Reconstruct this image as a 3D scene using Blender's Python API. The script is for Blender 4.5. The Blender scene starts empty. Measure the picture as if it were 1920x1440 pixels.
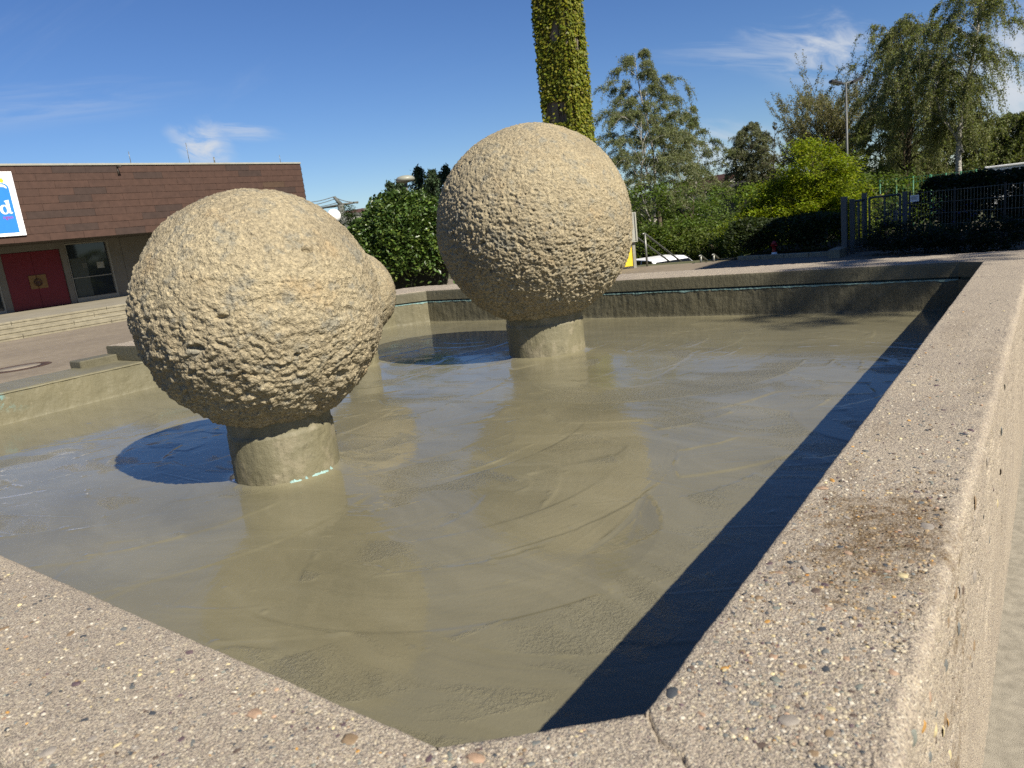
import bpy, math, random
import numpy as np
from mathutils import Vector, Matrix

random.seed(7)
RNG = np.random.default_rng(7)
scene = bpy.context.scene
COL = scene.collection

# ------------------------------------------------------------------ camera
EYE = 1.6
CAM_R = np.array([[0.805548, 0.034804, -0.591508],
                  [0.581409, -0.238939, 0.777735],
                  [-0.114266, -0.970411, -0.212712]])      # columns: image right, image down, view direction
FPX = 1375.5
cam_data = bpy.data.cameras.new('camera')
cam_data.sensor_width = 36.0
cam_data.lens = 36.0 * FPX / 1920.0
cam_data.clip_start = 0.02
cam_data.clip_end = 4000.0
cam_data.dof.use_dof = True
cam_data.dof.focus_distance = 3.6
cam_data.dof.aperture_fstop = 9.0
camera = bpy.data.objects.new('camera', cam_data)
COL.objects.link(camera)
m = Matrix.Identity(4)
for i in range(3):
    m[i][0] = CAM_R[i, 0]
    m[i][1] = -CAM_R[i, 1]
    m[i][2] = -CAM_R[i, 2]
m[2][3] = EYE
camera.matrix_world = m
scene.camera = camera


def ray(px, py):
    return CAM_R @ np.array([(px - 960.0) / FPX, (py - 720.0) / FPX, 1.0])


def at(px, py, dist):
    """World point at a horizontal distance from the viewpoint in the direction of a photograph pixel."""
    r = ray(px, py)
    r = r / math.hypot(r[0], r[1]) * dist
    return np.array([r[0], r[1], r[2] + EYE])


# ------------------------------------------------------------------ light
SUN = Vector((1.1, -0.25, 1.0)).normalized()
sun_data = bpy.data.lights.new('sun', 'SUN')
sun_data.energy = 5.0
sun_data.angle = math.radians(0.53)
sun_data.color = (1.0, 0.93, 0.82)
sun = bpy.data.objects.new('sun', sun_data)
COL.objects.link(sun)
sun.rotation_euler = SUN.to_track_quat('Z', 'Y').to_euler()
sun.location = (8, -2, 12)

world = bpy.data.worlds.new('World')
scene.world = world
world.use_nodes = True
SKY_STRENGTH = 0.0555


class N:
    """Small helper round a node tree."""

    def __init__(self, tree):
        self.t = tree

    def n(self, typ, ins=None, **props):
        nd = self.t.nodes.new(typ)
        for k, v in props.items():
            setattr(nd, k, v)
        if ins:
            for k, v in ins.items():
                s = nd.inputs[k]
                if hasattr(v, 'is_output'):
                    self.t.links.new(v, s)
                else:
                    s.default_value = v
        return nd

    def math(self, op, a, b=None, c=None, clamp=False):
        nd = self.n('ShaderNodeMath', operation=op, use_clamp=clamp)
        for i, v in enumerate((a, b, c)):
            if v is None:
                continue
            if hasattr(v, 'is_output'):
                self.t.links.new(v, nd.inputs[i])
            else:
                nd.inputs[i].default_value = v
        return nd.outputs[0]

    def vmath(self, op, a, b=None, out=0):
        nd = self.n('ShaderNodeVectorMath', operation=op)
        for i, v in enumerate((a, b)):
            if v is None:
                continue
            if hasattr(v, 'is_output'):
                self.t.links.new(v, nd.inputs[i])
            else:
                nd.inputs[i].default_value = v
        return nd.outputs[out]

    def mix(self, fac, a, b, blend='MIX'):
        nd = self.n('ShaderNodeMix', data_type='RGBA', blend_type=blend)
        for s, v in ((nd.inputs[0], fac), (nd.inputs[6], a), (nd.inputs[7], b)):
            if hasattr(v, 'is_output'):
                self.t.links.new(v, s)
            else:
                s.default_value = v if not isinstance(v, tuple) or len(v) == 4 else (*v, 1)
        return nd.outputs[2]

    def ramp(self, fac, stops, interp='LINEAR'):
        nd = self.n('ShaderNodeValToRGB')
        cr = nd.color_ramp
        cr.interpolation = interp
        while len(cr.elements) < len(stops):
            cr.elements.new(0.5)
        for e, (p, c) in zip(cr.elements, stops):
            e.position = p
            e.color = (c, c, c, 1) if not isinstance(c, tuple) else (*c, 1)
        self.t.links.new(fac, nd.inputs[0])
        return nd.outputs[0]

    def smooth(self, v, a, b):
        nd = self.n('ShaderNodeMapRange', interpolation_type='SMOOTHSTEP')
        self.t.links.new(v, nd.inputs[0])
        nd.inputs[1].default_value = a
        nd.inputs[2].default_value = b
        return nd.outputs[0]

    def noise(self, vec, scale, detail=3.0, rough=0.55, dist=0.0, out=0):
        return self.n('ShaderNodeTexNoise', {'Vector': vec, 'Scale': scale, 'Detail': detail,
                                              'Roughness': rough, 'Distortion': dist}).outputs[out]

    def scaled(self, vec, s):
        return self.vmath('MULTIPLY', vec, s)


def build_world():
    t = world.node_tree
    t.nodes.clear()
    b = N(t)
    sky = b.n('ShaderNodeTexSky', sky_type='NISHITA', sun_disc=False)
    sky.sun_elevation = math.asin(SUN.z)
    sky.sun_rotation = math.atan2(SUN.x, SUN.y)
    sky.air_density = 1.0
    sky.dust_density = 0.0
    sky.ozone_density = 8.0
    tc = b.n('ShaderNodeTexCoord')
    d = b.vmath('NORMALIZE', tc.outputs['Generated'])
    sep = b.n('ShaderNodeSeparateXYZ', {0: d})
    zc = b.math('ADD', b.math('MAXIMUM', sep.outputs[2], 0.0), 0.12)
    proj = b.n('ShaderNodeCombineXYZ', {0: b.math('DIVIDE', sep.outputs[0], zc), 1: b.math('DIVIDE', sep.outputs[1], zc), 2: 0.0}).outputs[0]
    # thin cirrus streaks all over the sky
    rot = b.n('ShaderNodeMapping', {'Vector': proj, 'Rotation': (0, 0, math.radians(-28)), 'Scale': (0.55, 2.6, 1.0)}).outputs[0]
    streak = b.noise(rot, 0.9, 7.0, 0.62, 0.8)
    patch = b.noise(proj, 0.35, 2.0, 0.5)
    cir = b.math('MULTIPLY', b.smooth(streak, 0.5, 0.82), b.smooth(patch, 0.46, 0.72))
    cir = b.math('MULTIPLY', cir, 0.20)
    fac = cir

    def cloud(px, py, wx, wy, tilt, gain, nscale, lo, hi, seed):
        """One wisp: an oriented soft ellipse round a sky direction, broken up by stretched noise."""
        nonlocal fac
        c = Vector(ray(px, py)).normalized()
        rx = Vector(ray(px + 10, py)).normalized() - c
        rx = (rx - c * rx.dot(c)).normalized()
        ry = c.cross(rx)
        rx, ry = rx * math.cos(tilt) + ry * math.sin(tilt), ry * math.cos(tilt) - rx * math.sin(tilt)
        u = b.math('DIVIDE', b.vmath('DOT_PRODUCT', d, tuple(rx), out=1), wx)
        v = b.math('DIVIDE', b.vmath('DOT_PRODUCT', d, tuple(ry), out=1), wy)
        front = b.math('GREATER_THAN', b.vmath('DOT_PRODUCT', d, tuple(c), out=1), 0.5)
        uv = b.n('ShaderNodeCombineXYZ', {0: u, 1: v, 2: seed}).outputs[0]
        nz = b.noise(b.scaled(uv, (0.9, 1.5, 1)), nscale, 6.0, 0.6, 0.7)
        nw = b.noise(uv, 1.1, 3.0, 0.5)
        u2 = b.math('ADD', u, b.math('MULTIPLY', b.math('SUBTRACT', nw, 0.5), 1.1))
        v2 = b.math('ADD', v, b.math('MULTIPLY', b.math('SUBTRACT', nz, 0.5), 1.0))
        rr = b.math('SQRT', b.math('ADD', b.math('MULTIPLY', u2, u2), b.math('MULTIPLY', v2, v2)))
        body = b.math('SUBTRACT', 1.0, b.smooth(rr, 0.1, 1.0))
        tex = b.smooth(nz, lo, hi)
        w = b.math('MULTIPLY', b.math('MULTIPLY', b.math('MULTIPLY', body, tex), front), gain)
        fac = b.math('MAXIMUM', fac, w)

    cloud(380, 272, 0.046, 0.036, 0.25, 0.95, 1.2, 0.25, 0.6, 1.0)
    cloud(455, 248, 0.060, 0.013, 0.05, 0.50, 1.2, 0.25, 0.6, 2.0)
    cloud(1560, 108, 0.12, 0.050, 0.12, 0.85, 1.5, 0.36, 0.7, 3.0)
    cloud(1450, 110, 0.16, 0.022, 0.02, 0.40, 1.5, 0.36, 0.7, 4.0)
    cloud(1910, 160, 0.10, 0.085, 0.5, 0.95, 1.4, 0.30, 0.6, 5.0)
    cloud(1350, 290, 0.13, 0.05, 0.1, 0.55, 1.4, 0.3, 0.65, 6.0)
    cloud(60, 205, 0.2, 0.03, -0.1, 0.22, 1.4, 0.3, 0.7, 7.0)
    sat = b.n('ShaderNodeHueSaturation', {'Hue': 0.509, 'Saturation': 1.08, 'Value': 1.0, 'Color': sky.outputs[0]}).outputs[0]
    col = b.mix(fac, sat, (6.6, 7.0, 7.6))
    bg = b.n('ShaderNodeBackground', {'Color': col, 'Strength': SKY_STRENGTH})
    out = b.n('ShaderNodeOutputWorld')
    t.links.new(bg.outputs[0], out.inputs[0])


build_world()

scene.view_settings.view_transform = 'Standard'
scene.view_settings.look = 'None'
scene.view_settings.exposure = 0.85
scene.view_settings.gamma = 1.0
scene.view_settings.use_curve_mapping = False
scene.render.engine = 'CYCLES'
scene.cycles.use_denoising = False
scene.cycles.max_bounces = 6
scene.cycles.diffuse_bounces = 3
scene.cycles.glossy_bounces = 3
scene.cycles.transmission_bounces = 4
scene.cycles.transparent_max_bounces = 6
scene.cycles.sample_clamp_indirect = 6.0


# ------------------------------------------------------------------ helpers
def link(o, parent=None):
    COL.objects.link(o)
    if parent is not None:
        o.parent = parent
    return o


def tag(o, label=None, cat=None, group=None, kind=None):
    if label:
        o['label'] = label
    if cat:
        o['category'] = cat
    if group:
        o['group'] = group
    if kind:
        o['kind'] = kind
    return o


def empty(name, loc, label, cat, group=None, rotz=0.0):
    o = bpy.data.objects.new(name, None)
    o.empty_display_size = 0.2
    o.location = loc
    o.rotation_euler = (0, 0, rotz)
    link(o)
    return tag(o, label, cat, group)


def mesh_np(name, verts, faces, mat, smooth=False, colors=None):
    """Mesh from numpy arrays; faces is (n,3) or (n,4) ints."""
    me = bpy.data.meshes.new(name)
    verts = np.asarray(verts, dtype=np.float32)
    faces = np.asarray(faces, dtype=np.int32)
    k = faces.shape[1]
    me.vertices.add(len(verts))
    me.vertices.foreach_set('co', verts.ravel())
    me.loops.add(faces.size)
    me.loops.foreach_set('vertex_index', faces.ravel())
    me.polygons.add(len(faces))
    me.polygons.foreach_set('loop_start', np.arange(0, faces.size, k, dtype=np.int32))
    me.polygons.foreach_set('loop_total', np.full(len(faces), k, dtype=np.int32))
    me.polygons.foreach_set('use_smooth', np.full(len(faces), smooth, dtype=bool))
    if colors is not None:
        a = me.attributes.new('tint', 'FLOAT_COLOR', 'POINT')
        c = np.ones((len(verts), 4), dtype=np.float32)
        c[:, :3] = colors
        a.data.foreach_set('color', c.ravel())
    me.update()
    me.validate()
    if mat:
        me.materials.append(mat)
    return me


def obj_np(name, verts, faces, mat, parent=None, smooth=False, colors=None, loc=None):
    me = mesh_np(name, verts, faces, mat, smooth, colors)
    o = bpy.data.objects.new(name, me)
    if loc is not None:
        o.location = loc
    return link(o, parent)


class MB:
    """Collects boxes, tubes, lathes and prisms; build() links them as one mesh object."""

    def __init__(self):
        self.v = []
        self.f = []
        self.s = []

    def add(self, vs, fs, smooth=False, M=None):
        b = len(self.v)
        for p in vs:
            p = Vector(p)
            self.v.append(tuple(M @ p) if M is not None else tuple(p))
        for f in fs:
            self.f.append(tuple(i + b for i in f))
            self.s.append(smooth)
        return self

    def box(self, lo, hi, bev=0.0, M=None):
        x0, y0, z0 = lo
        x1, y1, z1 = hi
        if bev <= 0:
            vs = [(x0, y0, z0), (x1, y0, z0), (x1, y1, z0), (x0, y1, z0), (x0, y0, z1), (x1, y0, z1), (x1, y1, z1), (x0, y1, z1)]
            return self.add(vs, [(0, 3, 2, 1), (4, 5, 6, 7), (0, 1, 5, 4), (1, 2, 6, 5), (2, 3, 7, 6), (3, 0, 4, 7)], M=M)
        # box with chamfered edges
        b = bev
        vs = []
        idx = {}
        for i, x in enumerate((x0, x1)):
            for j, y in enumerate((y0, y1)):
                for k, z in enumerate((z0, z1)):
                    sx, sy, sz = (b if i == 0 else -b), (b if j == 0 else -b), (b if k == 0 else -b)
                    idx[(i, j, k, 0)] = len(vs); vs.append((x, y + sy, z + sz))
                    idx[(i, j, k, 1)] = len(vs); vs.append((x + sx, y, z + sz))
                    idx[(i, j, k, 2)] = len(vs); vs.append((x + sx, y + sy, z))
        fs = []
        g = idx
        for i in (0, 1):
            q = [g[(i, 0, 0, 0)], g[(i, 1, 0, 0)], g[(i, 1, 1, 0)], g[(i, 0, 1, 0)]]
            fs.append(q if i == 1 else q[::-1])
            q = [g[(0, i, 0, 1)], g[(0, i, 1, 1)], g[(1, i, 1, 1)], g[(1, i, 0, 1)]]
            fs.append(q if i == 1 else q[::-1])
            q = [g[(0, 0, i, 2)], g[(1, 0, i, 2)], g[(1, 1, i, 2)], g[(0, 1, i, 2)]]
            fs.append(q if i == 1 else q[::-1])
        for j in (0, 1):
            for k in (0, 1):
                fs.append([g[(0, j, k, 1)], g[(1, j, k, 1)], g[(1, j, k, 2)], g[(0, j, k, 2)]])
                fs.append([g[(j, 0, k, 0)], g[(j, 1, k, 0)], g[(j, 1, k, 2)], g[(j, 0, k, 2)]])
                fs.append([g[(j, k, 0, 0)], g[(j, k, 1, 0)], g[(j, k, 1, 1)], g[(j, k, 0, 1)]])
        for i in (0, 1):
            for j in (0, 1):
                for k in (0, 1):
                    fs.append([g[(i, j, k, 0)], g[(i, j, k, 1)], g[(i, j, k, 2)]])
        return self.add(vs, fs, M=M)

    def tube(self, pts, radii, n=6, caps=True, smooth=True):
        pts = [Vector(p) for p in pts]
        if not isinstance(radii, (list, tuple)):
            radii = [radii] * len(pts)
        vs = []
        prev = None
        for i, p in enumerate(pts):
            a = pts[max(i - 1, 0)]
            c = pts[min(i + 1, len(pts) - 1)]
            d = (c - a)
            if d.length < 1e-9:
                d = Vector((0, 0, 1))
            d.normalize()
            if prev is None:
                u = d.orthogonal().normalized()
            else:
                u = (prev - d * prev.dot(d))
                u = u.normalized() if u.length > 1e-6 else d.orthogonal().normalized()
            prev = u
            w = d.cross(u)
            for k in range(n):
                t = 2 * math.pi * k / n
                vs.append(p + (u * math.cos(t) + w * math.sin(t)) * radii[i])
        fs = []
        for i in range(len(pts) - 1):
            for k in range(n):
                k2 = (k + 1) % n
                fs.append((i * n + k, i * n + k2, (i + 1) * n + k2, (i + 1) * n + k))
        if caps:
            fs.append(tuple(range(n))[::-1])
            fs.append(tuple((len(pts) - 1) * n + k for k in range(n)))
        return self.add(vs, fs, smooth)

    def lathe(self, prof, n=24, M=None, smooth=True):
        """prof: list of (radius, z)."""
        vs, fs = [], []
        for r, z in prof:
            for k in range(n):
                t = 2 * math.pi * k / n
                vs.append((r * math.cos(t), r * math.sin(t), z))
        for i in range(len(prof) - 1):
            for k in range(n):
                k2 = (k + 1) % n
                fs.append((i * n + k, i * n + k2, (i + 1) * n + k2, (i + 1) * n + k))
        if prof[0][0] > 1e-6:
            fs.append(tuple(range(n))[::-1])
        if prof[-1][0] > 1e-6:
            fs.append(tuple((len(prof) - 1) * n + k for k in range(n)))
        return self.add(vs, fs, smooth, M)

    def prism(self, poly, axis_vec, M=None):
        """poly: 3-D points of a flat outline, extruded along axis_vec."""
        a = Vector(axis_vec)
        n = len(poly)
        vs = [Vector(p) for p in poly] + [Vector(p) + a for p in poly]
        fs = [tuple(range(n))[::-1], tuple(range(n, 2 * n))]
        for i in range(n):
            j = (i + 1) % n
            fs.append((i, j, n + j, n + i))
        return self.add(vs, fs, M=M)

    def mesh(self, name, mat):
        me = bpy.data.meshes.new(name)
        me.from_pydata(self.v, [], self.f)
        me.polygons.foreach_set('use_smooth', self.s)
        me.update()
        if mat:
            me.materials.append(mat)
        return me

    def build(self, name, mat, parent=None):
        return link(bpy.data.objects.new(name, self.mesh(name, mat)), parent)


def local(parent, o):
    """Keep world-space geometry in place below a parent that is not at the origin."""
    o.matrix_parent_inverse = parent.matrix_basis.inverted()
    return o


# ---- numpy noise
def _hash(ix, iy, iz, seed):
    h = (ix.astype(np.int64) * 374761393 + iy.astype(np.int64) * 668265263 + iz.astype(np.int64) * 2147483647 + seed * 974711) & 0xFFFFFFFF
    h = ((h ^ (h >> 13)) * 1274126177) & 0xFFFFFFFF
    h = ((h ^ (h >> 16)) * 2246822519) & 0xFFFFFFFF
    return h ^ (h >> 15)


def perlin(p, seed=0):
    i = np.floor(p).astype(np.int64)
    f = p - i
    w = f * f * f * (f * (f * 6 - 15) + 10)
    out = np.zeros(len(p))
    for dx in (0, 1):
        for dy in (0, 1):
            for dz in (0, 1):
                h = _hash(i[:, 0] + dx, i[:, 1] + dy, i[:, 2] + dz, seed)
                gx = ((h & 255) / 127.5 - 1)
                gy = (((h >> 8) & 255) / 127.5 - 1)
                gz = (((h >> 16) & 255) / 127.5 - 1)
                g = gx * (f[:, 0] - dx) + gy * (f[:, 1] - dy) + gz * (f[:, 2] - dz)
                wt = (w[:, 0] if dx else 1 - w[:, 0]) * (w[:, 1] if dy else 1 - w[:, 1]) * (w[:, 2] if dz else 1 - w[:, 2])
                out += g * wt
    return out


def fbm(p, octaves=4, seed=0, gain=0.5):
    a, s, out = 1.0, 1.0, np.zeros(len(p))
    for o in range(octaves):
        out += a * perlin(p * s + 13.7 * o, seed + o)
        a *= gain
        s *= 2.03
    return out


def worley(p, seed=0):
    """Distances to the nearest and second nearest feature point."""
    i = np.floor(p).astype(np.int64)
    d1 = np.full(len(p), 9.0)
    d2 = np.full(len(p), 9.0)
    for dx in (-1, 0, 1):
        for dy in (-1, 0, 1):
            for dz in (-1, 0, 1):
                c = i + np.array([dx, dy, dz])
                h = _hash(c[:, 0], c[:, 1], c[:, 2], seed)
                q = c + np.stack([(h & 1023) / 1023.0, ((h >> 10) & 1023) / 1023.0, ((h >> 20) & 1023) / 1023.0], 1)
                d = np.sqrt(((q - p) ** 2).sum(1))
                nd2 = np.minimum(d2, np.maximum(d1, d))
                d1 = np.minimum(d1, d)
                d2 = nd2
    return d1, d2


def sstep(x, a, b):
    t = np.clip((x - a) / (b - a), 0, 1)
    return t * t * (3 - 2 * t)


def grid_faces(nu, nv, flip=False):
    a = np.arange(nu - 1)[:, None] * nv + np.arange(nv - 1)[None, :]
    f = np.stack([a, a + nv, a + nv + 1, a + 1], -1).reshape(-1, 4)
    return f[:, ::-1] if flip else f


# ------------------------------------------------------------------ materials
def new_mat(name):
    mt = bpy.data.materials.new(name)
    mt.use_nodes = True
    t = mt.node_tree
    t.nodes.clear()
    b = N(t)
    out = b.n('ShaderNodeOutputMaterial')
    return mt, b, out


def surf(b, out, col, rough=0.8, bump=None, strength=0.3, dist=0.01, spec=0.3, **extra):
    ins = {'Base Color': col if hasattr(col, 'is_output') else (*col, 1), 'Roughness': rough, 'Specular IOR Level': spec}
    ins.update(extra)
    p = b.n('ShaderNodeBsdfPrincipled', ins)
    if bump is not None:
        bp = b.n('ShaderNodeBump', {'Height': bump, 'Strength': strength, 'Distance': dist})
        b.t.links.new(bp.outputs[0], p.inputs['Normal'])
    b.t.links.new(p.outputs[0], out.inputs[0])
    return p


def simple(name, col, rough=0.6, var=0.15, scale=6.0, spec=0.4, metallic=0.0, bump=0.0, wb=(0.58, 0.57, 0.49), **extra):
    mt, b, out = new_mat(name)
    if name in ('sign_white', 'sign_blue', 'sign_yellow', 'white_paint'):
        wb = (1, 1, 1)
    col = tuple(c * k for c, k in zip(col, wb))
    pos = b.n('ShaderNodeNewGeometry').outputs['Position']
    nz = b.noise(pos, scale, 5.0, 0.6)
    lo = tuple(c * (1 - var) for c in col)
    hi = tuple(min(1, c * (1 + var)) for c in col)
    c = b.ramp(nz, [(0.3, lo), (0.7, hi)])
    fine = b.noise(pos, scale * 14, 3.0, 0.6)
    surf(b, out, c, rough, fine if bump else None, bump, 0.01, spec, Metallic=metallic, **extra)
    return mt


def mat_aggregate(name, stain=True):
    """Worn exposed-aggregate concrete: sandy binder, coloured grains, darker damp stains."""
    mt, b, out = new_mat(name)
    pos = b.n('ShaderNodeNewGeometry').outputs['Position']
    wob = b.noise(pos, 140.0, 2.0, 0.5, out=1)
    wp = b.vmath('ADD', pos, b.vmath('MULTIPLY', b.vmath('SUBTRACT', wob, (0.5, 0.5, 0.5)), (0.003, 0.003, 0.003)))
    v1 = b.n('ShaderNodeTexVoronoi', {'Vector': wp, 'Scale': 500.0, 'Randomness': 1.0})
    v2 = b.n('ShaderNodeTexVoronoi', {'Vector': wp, 'Scale': 220.0, 'Randomness': 1.0})
    big = b.noise(pos, 3.1, 5.0, 0.6)
    mid = b.noise(pos, 22.0, 5.0, 0.62)
    base = b.ramp(mid, [(0.28, (0.2630, 0.2181, 0.1676)), (0.5, (0.3178, 0.2699, 0.2066)), (0.75, (0.3726, 0.3179, 0.2388))])
    s1 = b.n('ShaderNodeSeparateColor', {0: v1.outputs['Color']})
    s2 = b.n('ShaderNodeSeparateColor', {0: v2.outputs['Color']})
    g1 = b.ramp(s1.outputs[0], [(0.0, (0.0730, 0.0629, 0.0534)), (0.10, (0.1461, 0.1256, 0.1069)), (0.22, (0.2410, 0.1996, 0.1532)), (0.42, (0.3214, 0.2699, 0.2066)),
                                (0.62, (0.3652, 0.3105, 0.2281)), (0.80, (0.4236, 0.3622, 0.2495)), (0.93, (0.5259, 0.4805, 0.3705)), (1.0, (0.6208, 0.5913, 0.4990))], 'CONSTANT')
    g2 = b.ramp(s2.outputs[1], [(0.0, (0.0950, 0.0888, 0.0890)), (0.10, (0.1972, 0.1478, 0.1353)), (0.2, (0.2630, 0.2439, 0.2066)), (0.45, (0.3068, 0.2550, 0.1925)), (0.75, (0.3798, 0.3105, 0.2066)), (0.92, (0.5113, 0.4510, 0.3136))], 'CONSTANT')
    c = b.mix(0.72, base, g1)
    pick = b.math('MULTIPLY', b.math('GREATER_THAN', s2.outputs[0], 0.62), b.math('SUBTRACT', 1.0, b.smooth(v2.outputs['Distance'], 0.30, 0.42)))
    c = b.mix(b.math('MULTIPLY', pick, 0.8), c, g2)
    tone = b.ramp(big, [(0.3, (0.86, 0.86, 0.88)), (0.6, (1.0, 1.0, 1.0))])
    c = b.mix(1.0, c, tone, 'MULTIPLY')
    if stain:
        sx = b.n('ShaderNodeSeparateXYZ', {0: pos})
        wn = b.noise(pos, 13.0, 6.0, 0.68)
        acc = None
        for cx, cy, rx, ry, gain in ((-0.235, 1.32, 0.145, 0.28, 1.0), (-0.21, 1.14, 0.10, 0.12, 0.7), (-0.33, 1.9, 0.05, 0.10, 0.3),
                                     (-0.345, 1.60, 0.035, 0.10, 0.35), (-0.16, 2.6, 0.05, 0.4, 0.22), (-0.30, 3.3, 0.07, 0.5, 0.22)):
            u = b.math('DIVIDE', b.math('SUBTRACT', sx.outputs[0], cx), rx)
            v = b.math('DIVIDE', b.math('SUBTRACT', sx.outputs[1], cy), ry)
            r = b.math('SQRT', b.math('ADD', b.math('MULTIPLY', u, u), b.math('MULTIPLY', v, v)))
            r = b.math('ADD', r, b.math('MULTIPLY', b.math('SUBTRACT', wn, 0.5), 3.2))
            w = b.math('MULTIPLY', b.math('SUBTRACT', 1.0, b.smooth(r, 0.35, 1.05)), gain)
            acc = w if acc is None else b.math('MAXIMUM', acc, w)
        speck = b.noise(pos, 210.0, 2.0, 0.6)
        acc = b.math('MULTIPLY', acc, b.math('MULTIPLY', b.smooth(speck, 0.22, 0.60), b.math('ADD', 0.35, b.math('MULTIPLY', b.smooth(b.noise(pos, 34.0, 4.0, 0.65), 0.35, 0.6), 0.65))))
        c = b.mix(acc, c, (0.098, 0.062, 0.026))
    h1 = b.math('SUBTRACT', 1.0, v1.outputs['Distance'])
    h2 = b.math('MULTIPLY', b.math('SUBTRACT', 1.0, v2.outputs['Distance']), 1.3)
    pit = b.math('MULTIPLY', b.noise(pos, 60.0, 4.0, 0.7), 2.2)
    h = b.math('ADD', b.math('ADD', h1, h2), pit)
    surf(b, out, c, 0.88, h, 0.85, 0.0015, 0.25)
    return mt


def mat_screed(name, wet=1.0, relief=0.5, blue=False, tone=1.0, sweeps=False):
    """Fresh olive-grey waterproofing slurry: damp and shiny on the floor, duller on the walls."""
    mt, b, out = new_mat(name)
    pos = b.n('ShaderNodeNewGeometry').outputs['Position']
    warp = b.noise(pos, 1.1, 3.0, 0.5, out=1)
    wpos = b.vmath('ADD', pos, b.vmath('MULTIPLY', b.vmath('SUBTRACT', warp, (0.5, 0.5, 0.5)), (0.9, 0.9, 0.2)))
    rot = b.n('ShaderNodeMapping', {'Vector': wpos, 'Rotation': (0, 0, math.radians(38)), 'Scale': (0.55, 3.0, 1.0)}).outputs[0]
    streak = b.noise(rot, 2.6, 6.0, 0.6)
    cloudy = b.noise(pos, 1.7, 5.0, 0.6)
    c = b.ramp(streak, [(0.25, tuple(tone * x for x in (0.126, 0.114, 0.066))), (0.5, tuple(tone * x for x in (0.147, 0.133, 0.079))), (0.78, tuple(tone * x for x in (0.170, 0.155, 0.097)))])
    c = b.mix(1.0, c, b.ramp(cloudy, [(0.3, (0.86, 0.87, 0.88)), (0.65, (1.04, 1.03, 1.0))]), 'MULTIPLY')
    sand = b.noise(pos, 320.0, 3.0, 0.65)
    patches = b.smooth(b.noise(rot, 3.4, 4.0, 0.6), 0.52, 0.70)
    sw = None
    if sweeps:
        # each trowel sweep left its own tone, gloss and amount of drawn-up sand
        sw = b.n('ShaderNodeSeparateColor', {0: b.n('ShaderNodeAttribute', attribute_name='tint').outputs['Color']})
        tn = b.n('ShaderNodeCombineColor', {0: sw.outputs[0], 1: sw.outputs[0], 2: sw.outputs[0]}).outputs[0]
        c = b.mix(1.0, c, b.mix(1.0, tn, (2.0, 2.0, 2.0), 'MULTIPLY'), 'MULTIPLY')
        grains = b.smooth(b.noise(pos, 95.0, 4.0, 0.7), 0.40, 0.62)
        patches = b.math('MULTIPLY', b.smooth(b.math('ADD', sw.outputs[2], b.math('MULTIPLY', b.math('SUBTRACT', b.noise(rot, 5.0, 4.0, 0.6), 0.5), 0.9)), 0.52, 0.80), 1.0)
        sand = b.math('ADD', b.math('MULTIPLY', sand, 0.6), b.math('MULTIPLY', grains, 0.9))
    if blue:
        bn = b.noise(pos, 7.0, 6.0, 0.7)
        bn2 = b.noise(b.vmath('ADD', pos, (3.1, 1.7, 0.4)), 34.0, 4.0, 0.7)
        sx = b.n('ShaderNodeSeparateXYZ', {0: pos})
        here = b.math('MULTIPLY', b.smooth(sx.outputs[1], 2.15, 1.6), b.smooth(sx.outputs[2], 0.70, 0.86))
        spots = b.math('MULTIPLY', b.smooth(bn, 0.50, 0.60), b.smooth(bn2, 0.46, 0.56))
        c = b.mix(b.math('MULTIPLY', spots, b.math('MULTIPLY', here, 0.95)), c, (0.17, 0.37, 0.36))
        c = b.mix(b.math('MULTIPLY', b.smooth(bn2, 0.60, 0.72), 0.5), c, (0.25, 0.22, 0.15))
    if name == 'screed_pedestal':
        pn = b.smooth(b.noise(pos, 8.0, 5.0, 0.65), 0.48, 0.62)
        c = b.mix(b.math('MULTIPLY', pn, 0.6), c, (0.235, 0.205, 0.135))
        c = b.mix(b.math('MULTIPLY', b.smooth(b.noise(pos, 21.0, 5.0, 0.7), 0.54, 0.68), 0.45), c, (0.085, 0.078, 0.048))
    vst = b.noise(b.scaled(pos, (14.0, 14.0, 2.5)), 2.0, 5.0, 0.65)
    if wet > 0.5:
        h = b.math('ADD', b.math('MULTIPLY', sand, b.math('ADD', b.math('MULTIPLY', patches, 1.0), 0.10)), b.math('MULTIPLY', streak, 0.25))
        dist, st = 0.0022, relief
        # the gloss layer is smoother than the sand below it
        hc = b.math('ADD', b.math('MULTIPLY', streak, 1.0), b.math('MULTIPLY', b.noise(rot, 9.0, 4.0, 0.55), 0.5))
        hc = b.math('ADD', hc, b.math('MULTIPLY', b.math('MULTIPLY', sand, patches), 0.45 if sweeps else 0.22))
        cb = b.n('ShaderNodeBump', {'Height': hc, 'Strength': 0.34, 'Distance': 0.0030}).outputs[0]
        rg = b.ramp(b.noise(rot, 2.0, 4.0, 0.6), [(0.3, 0.04), (0.55, 0.07), (0.75, 0.15)])
        if sweeps:
            rg = b.math('ADD', b.math('MULTIPLY', rg, 0.7), b.math('ADD', b.math('MULTIPLY', sw.outputs[1], 0.06), b.math('MULTIPLY', patches, 0.14)))
        surf(b, out, c, 0.55, h, st, dist, 0.35, **{'Coat Weight': wet * 0.9, 'Coat IOR': 1.35, 'Coat Roughness': rg, 'Coat Normal': cb})
    else:
        lump = b.noise(pos, 26.0, 6.0, 0.68)
        h = b.math('ADD', b.math('ADD', b.math('MULTIPLY', sand, 0.25), lump), b.math('MULTIPLY', vst, 0.9))
        surf(b, out, c, 0.62, h, relief, 0.006, 0.4, **{'Coat Weight': 0.15, 'Coat Roughness': 0.3})
    return mt


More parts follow.
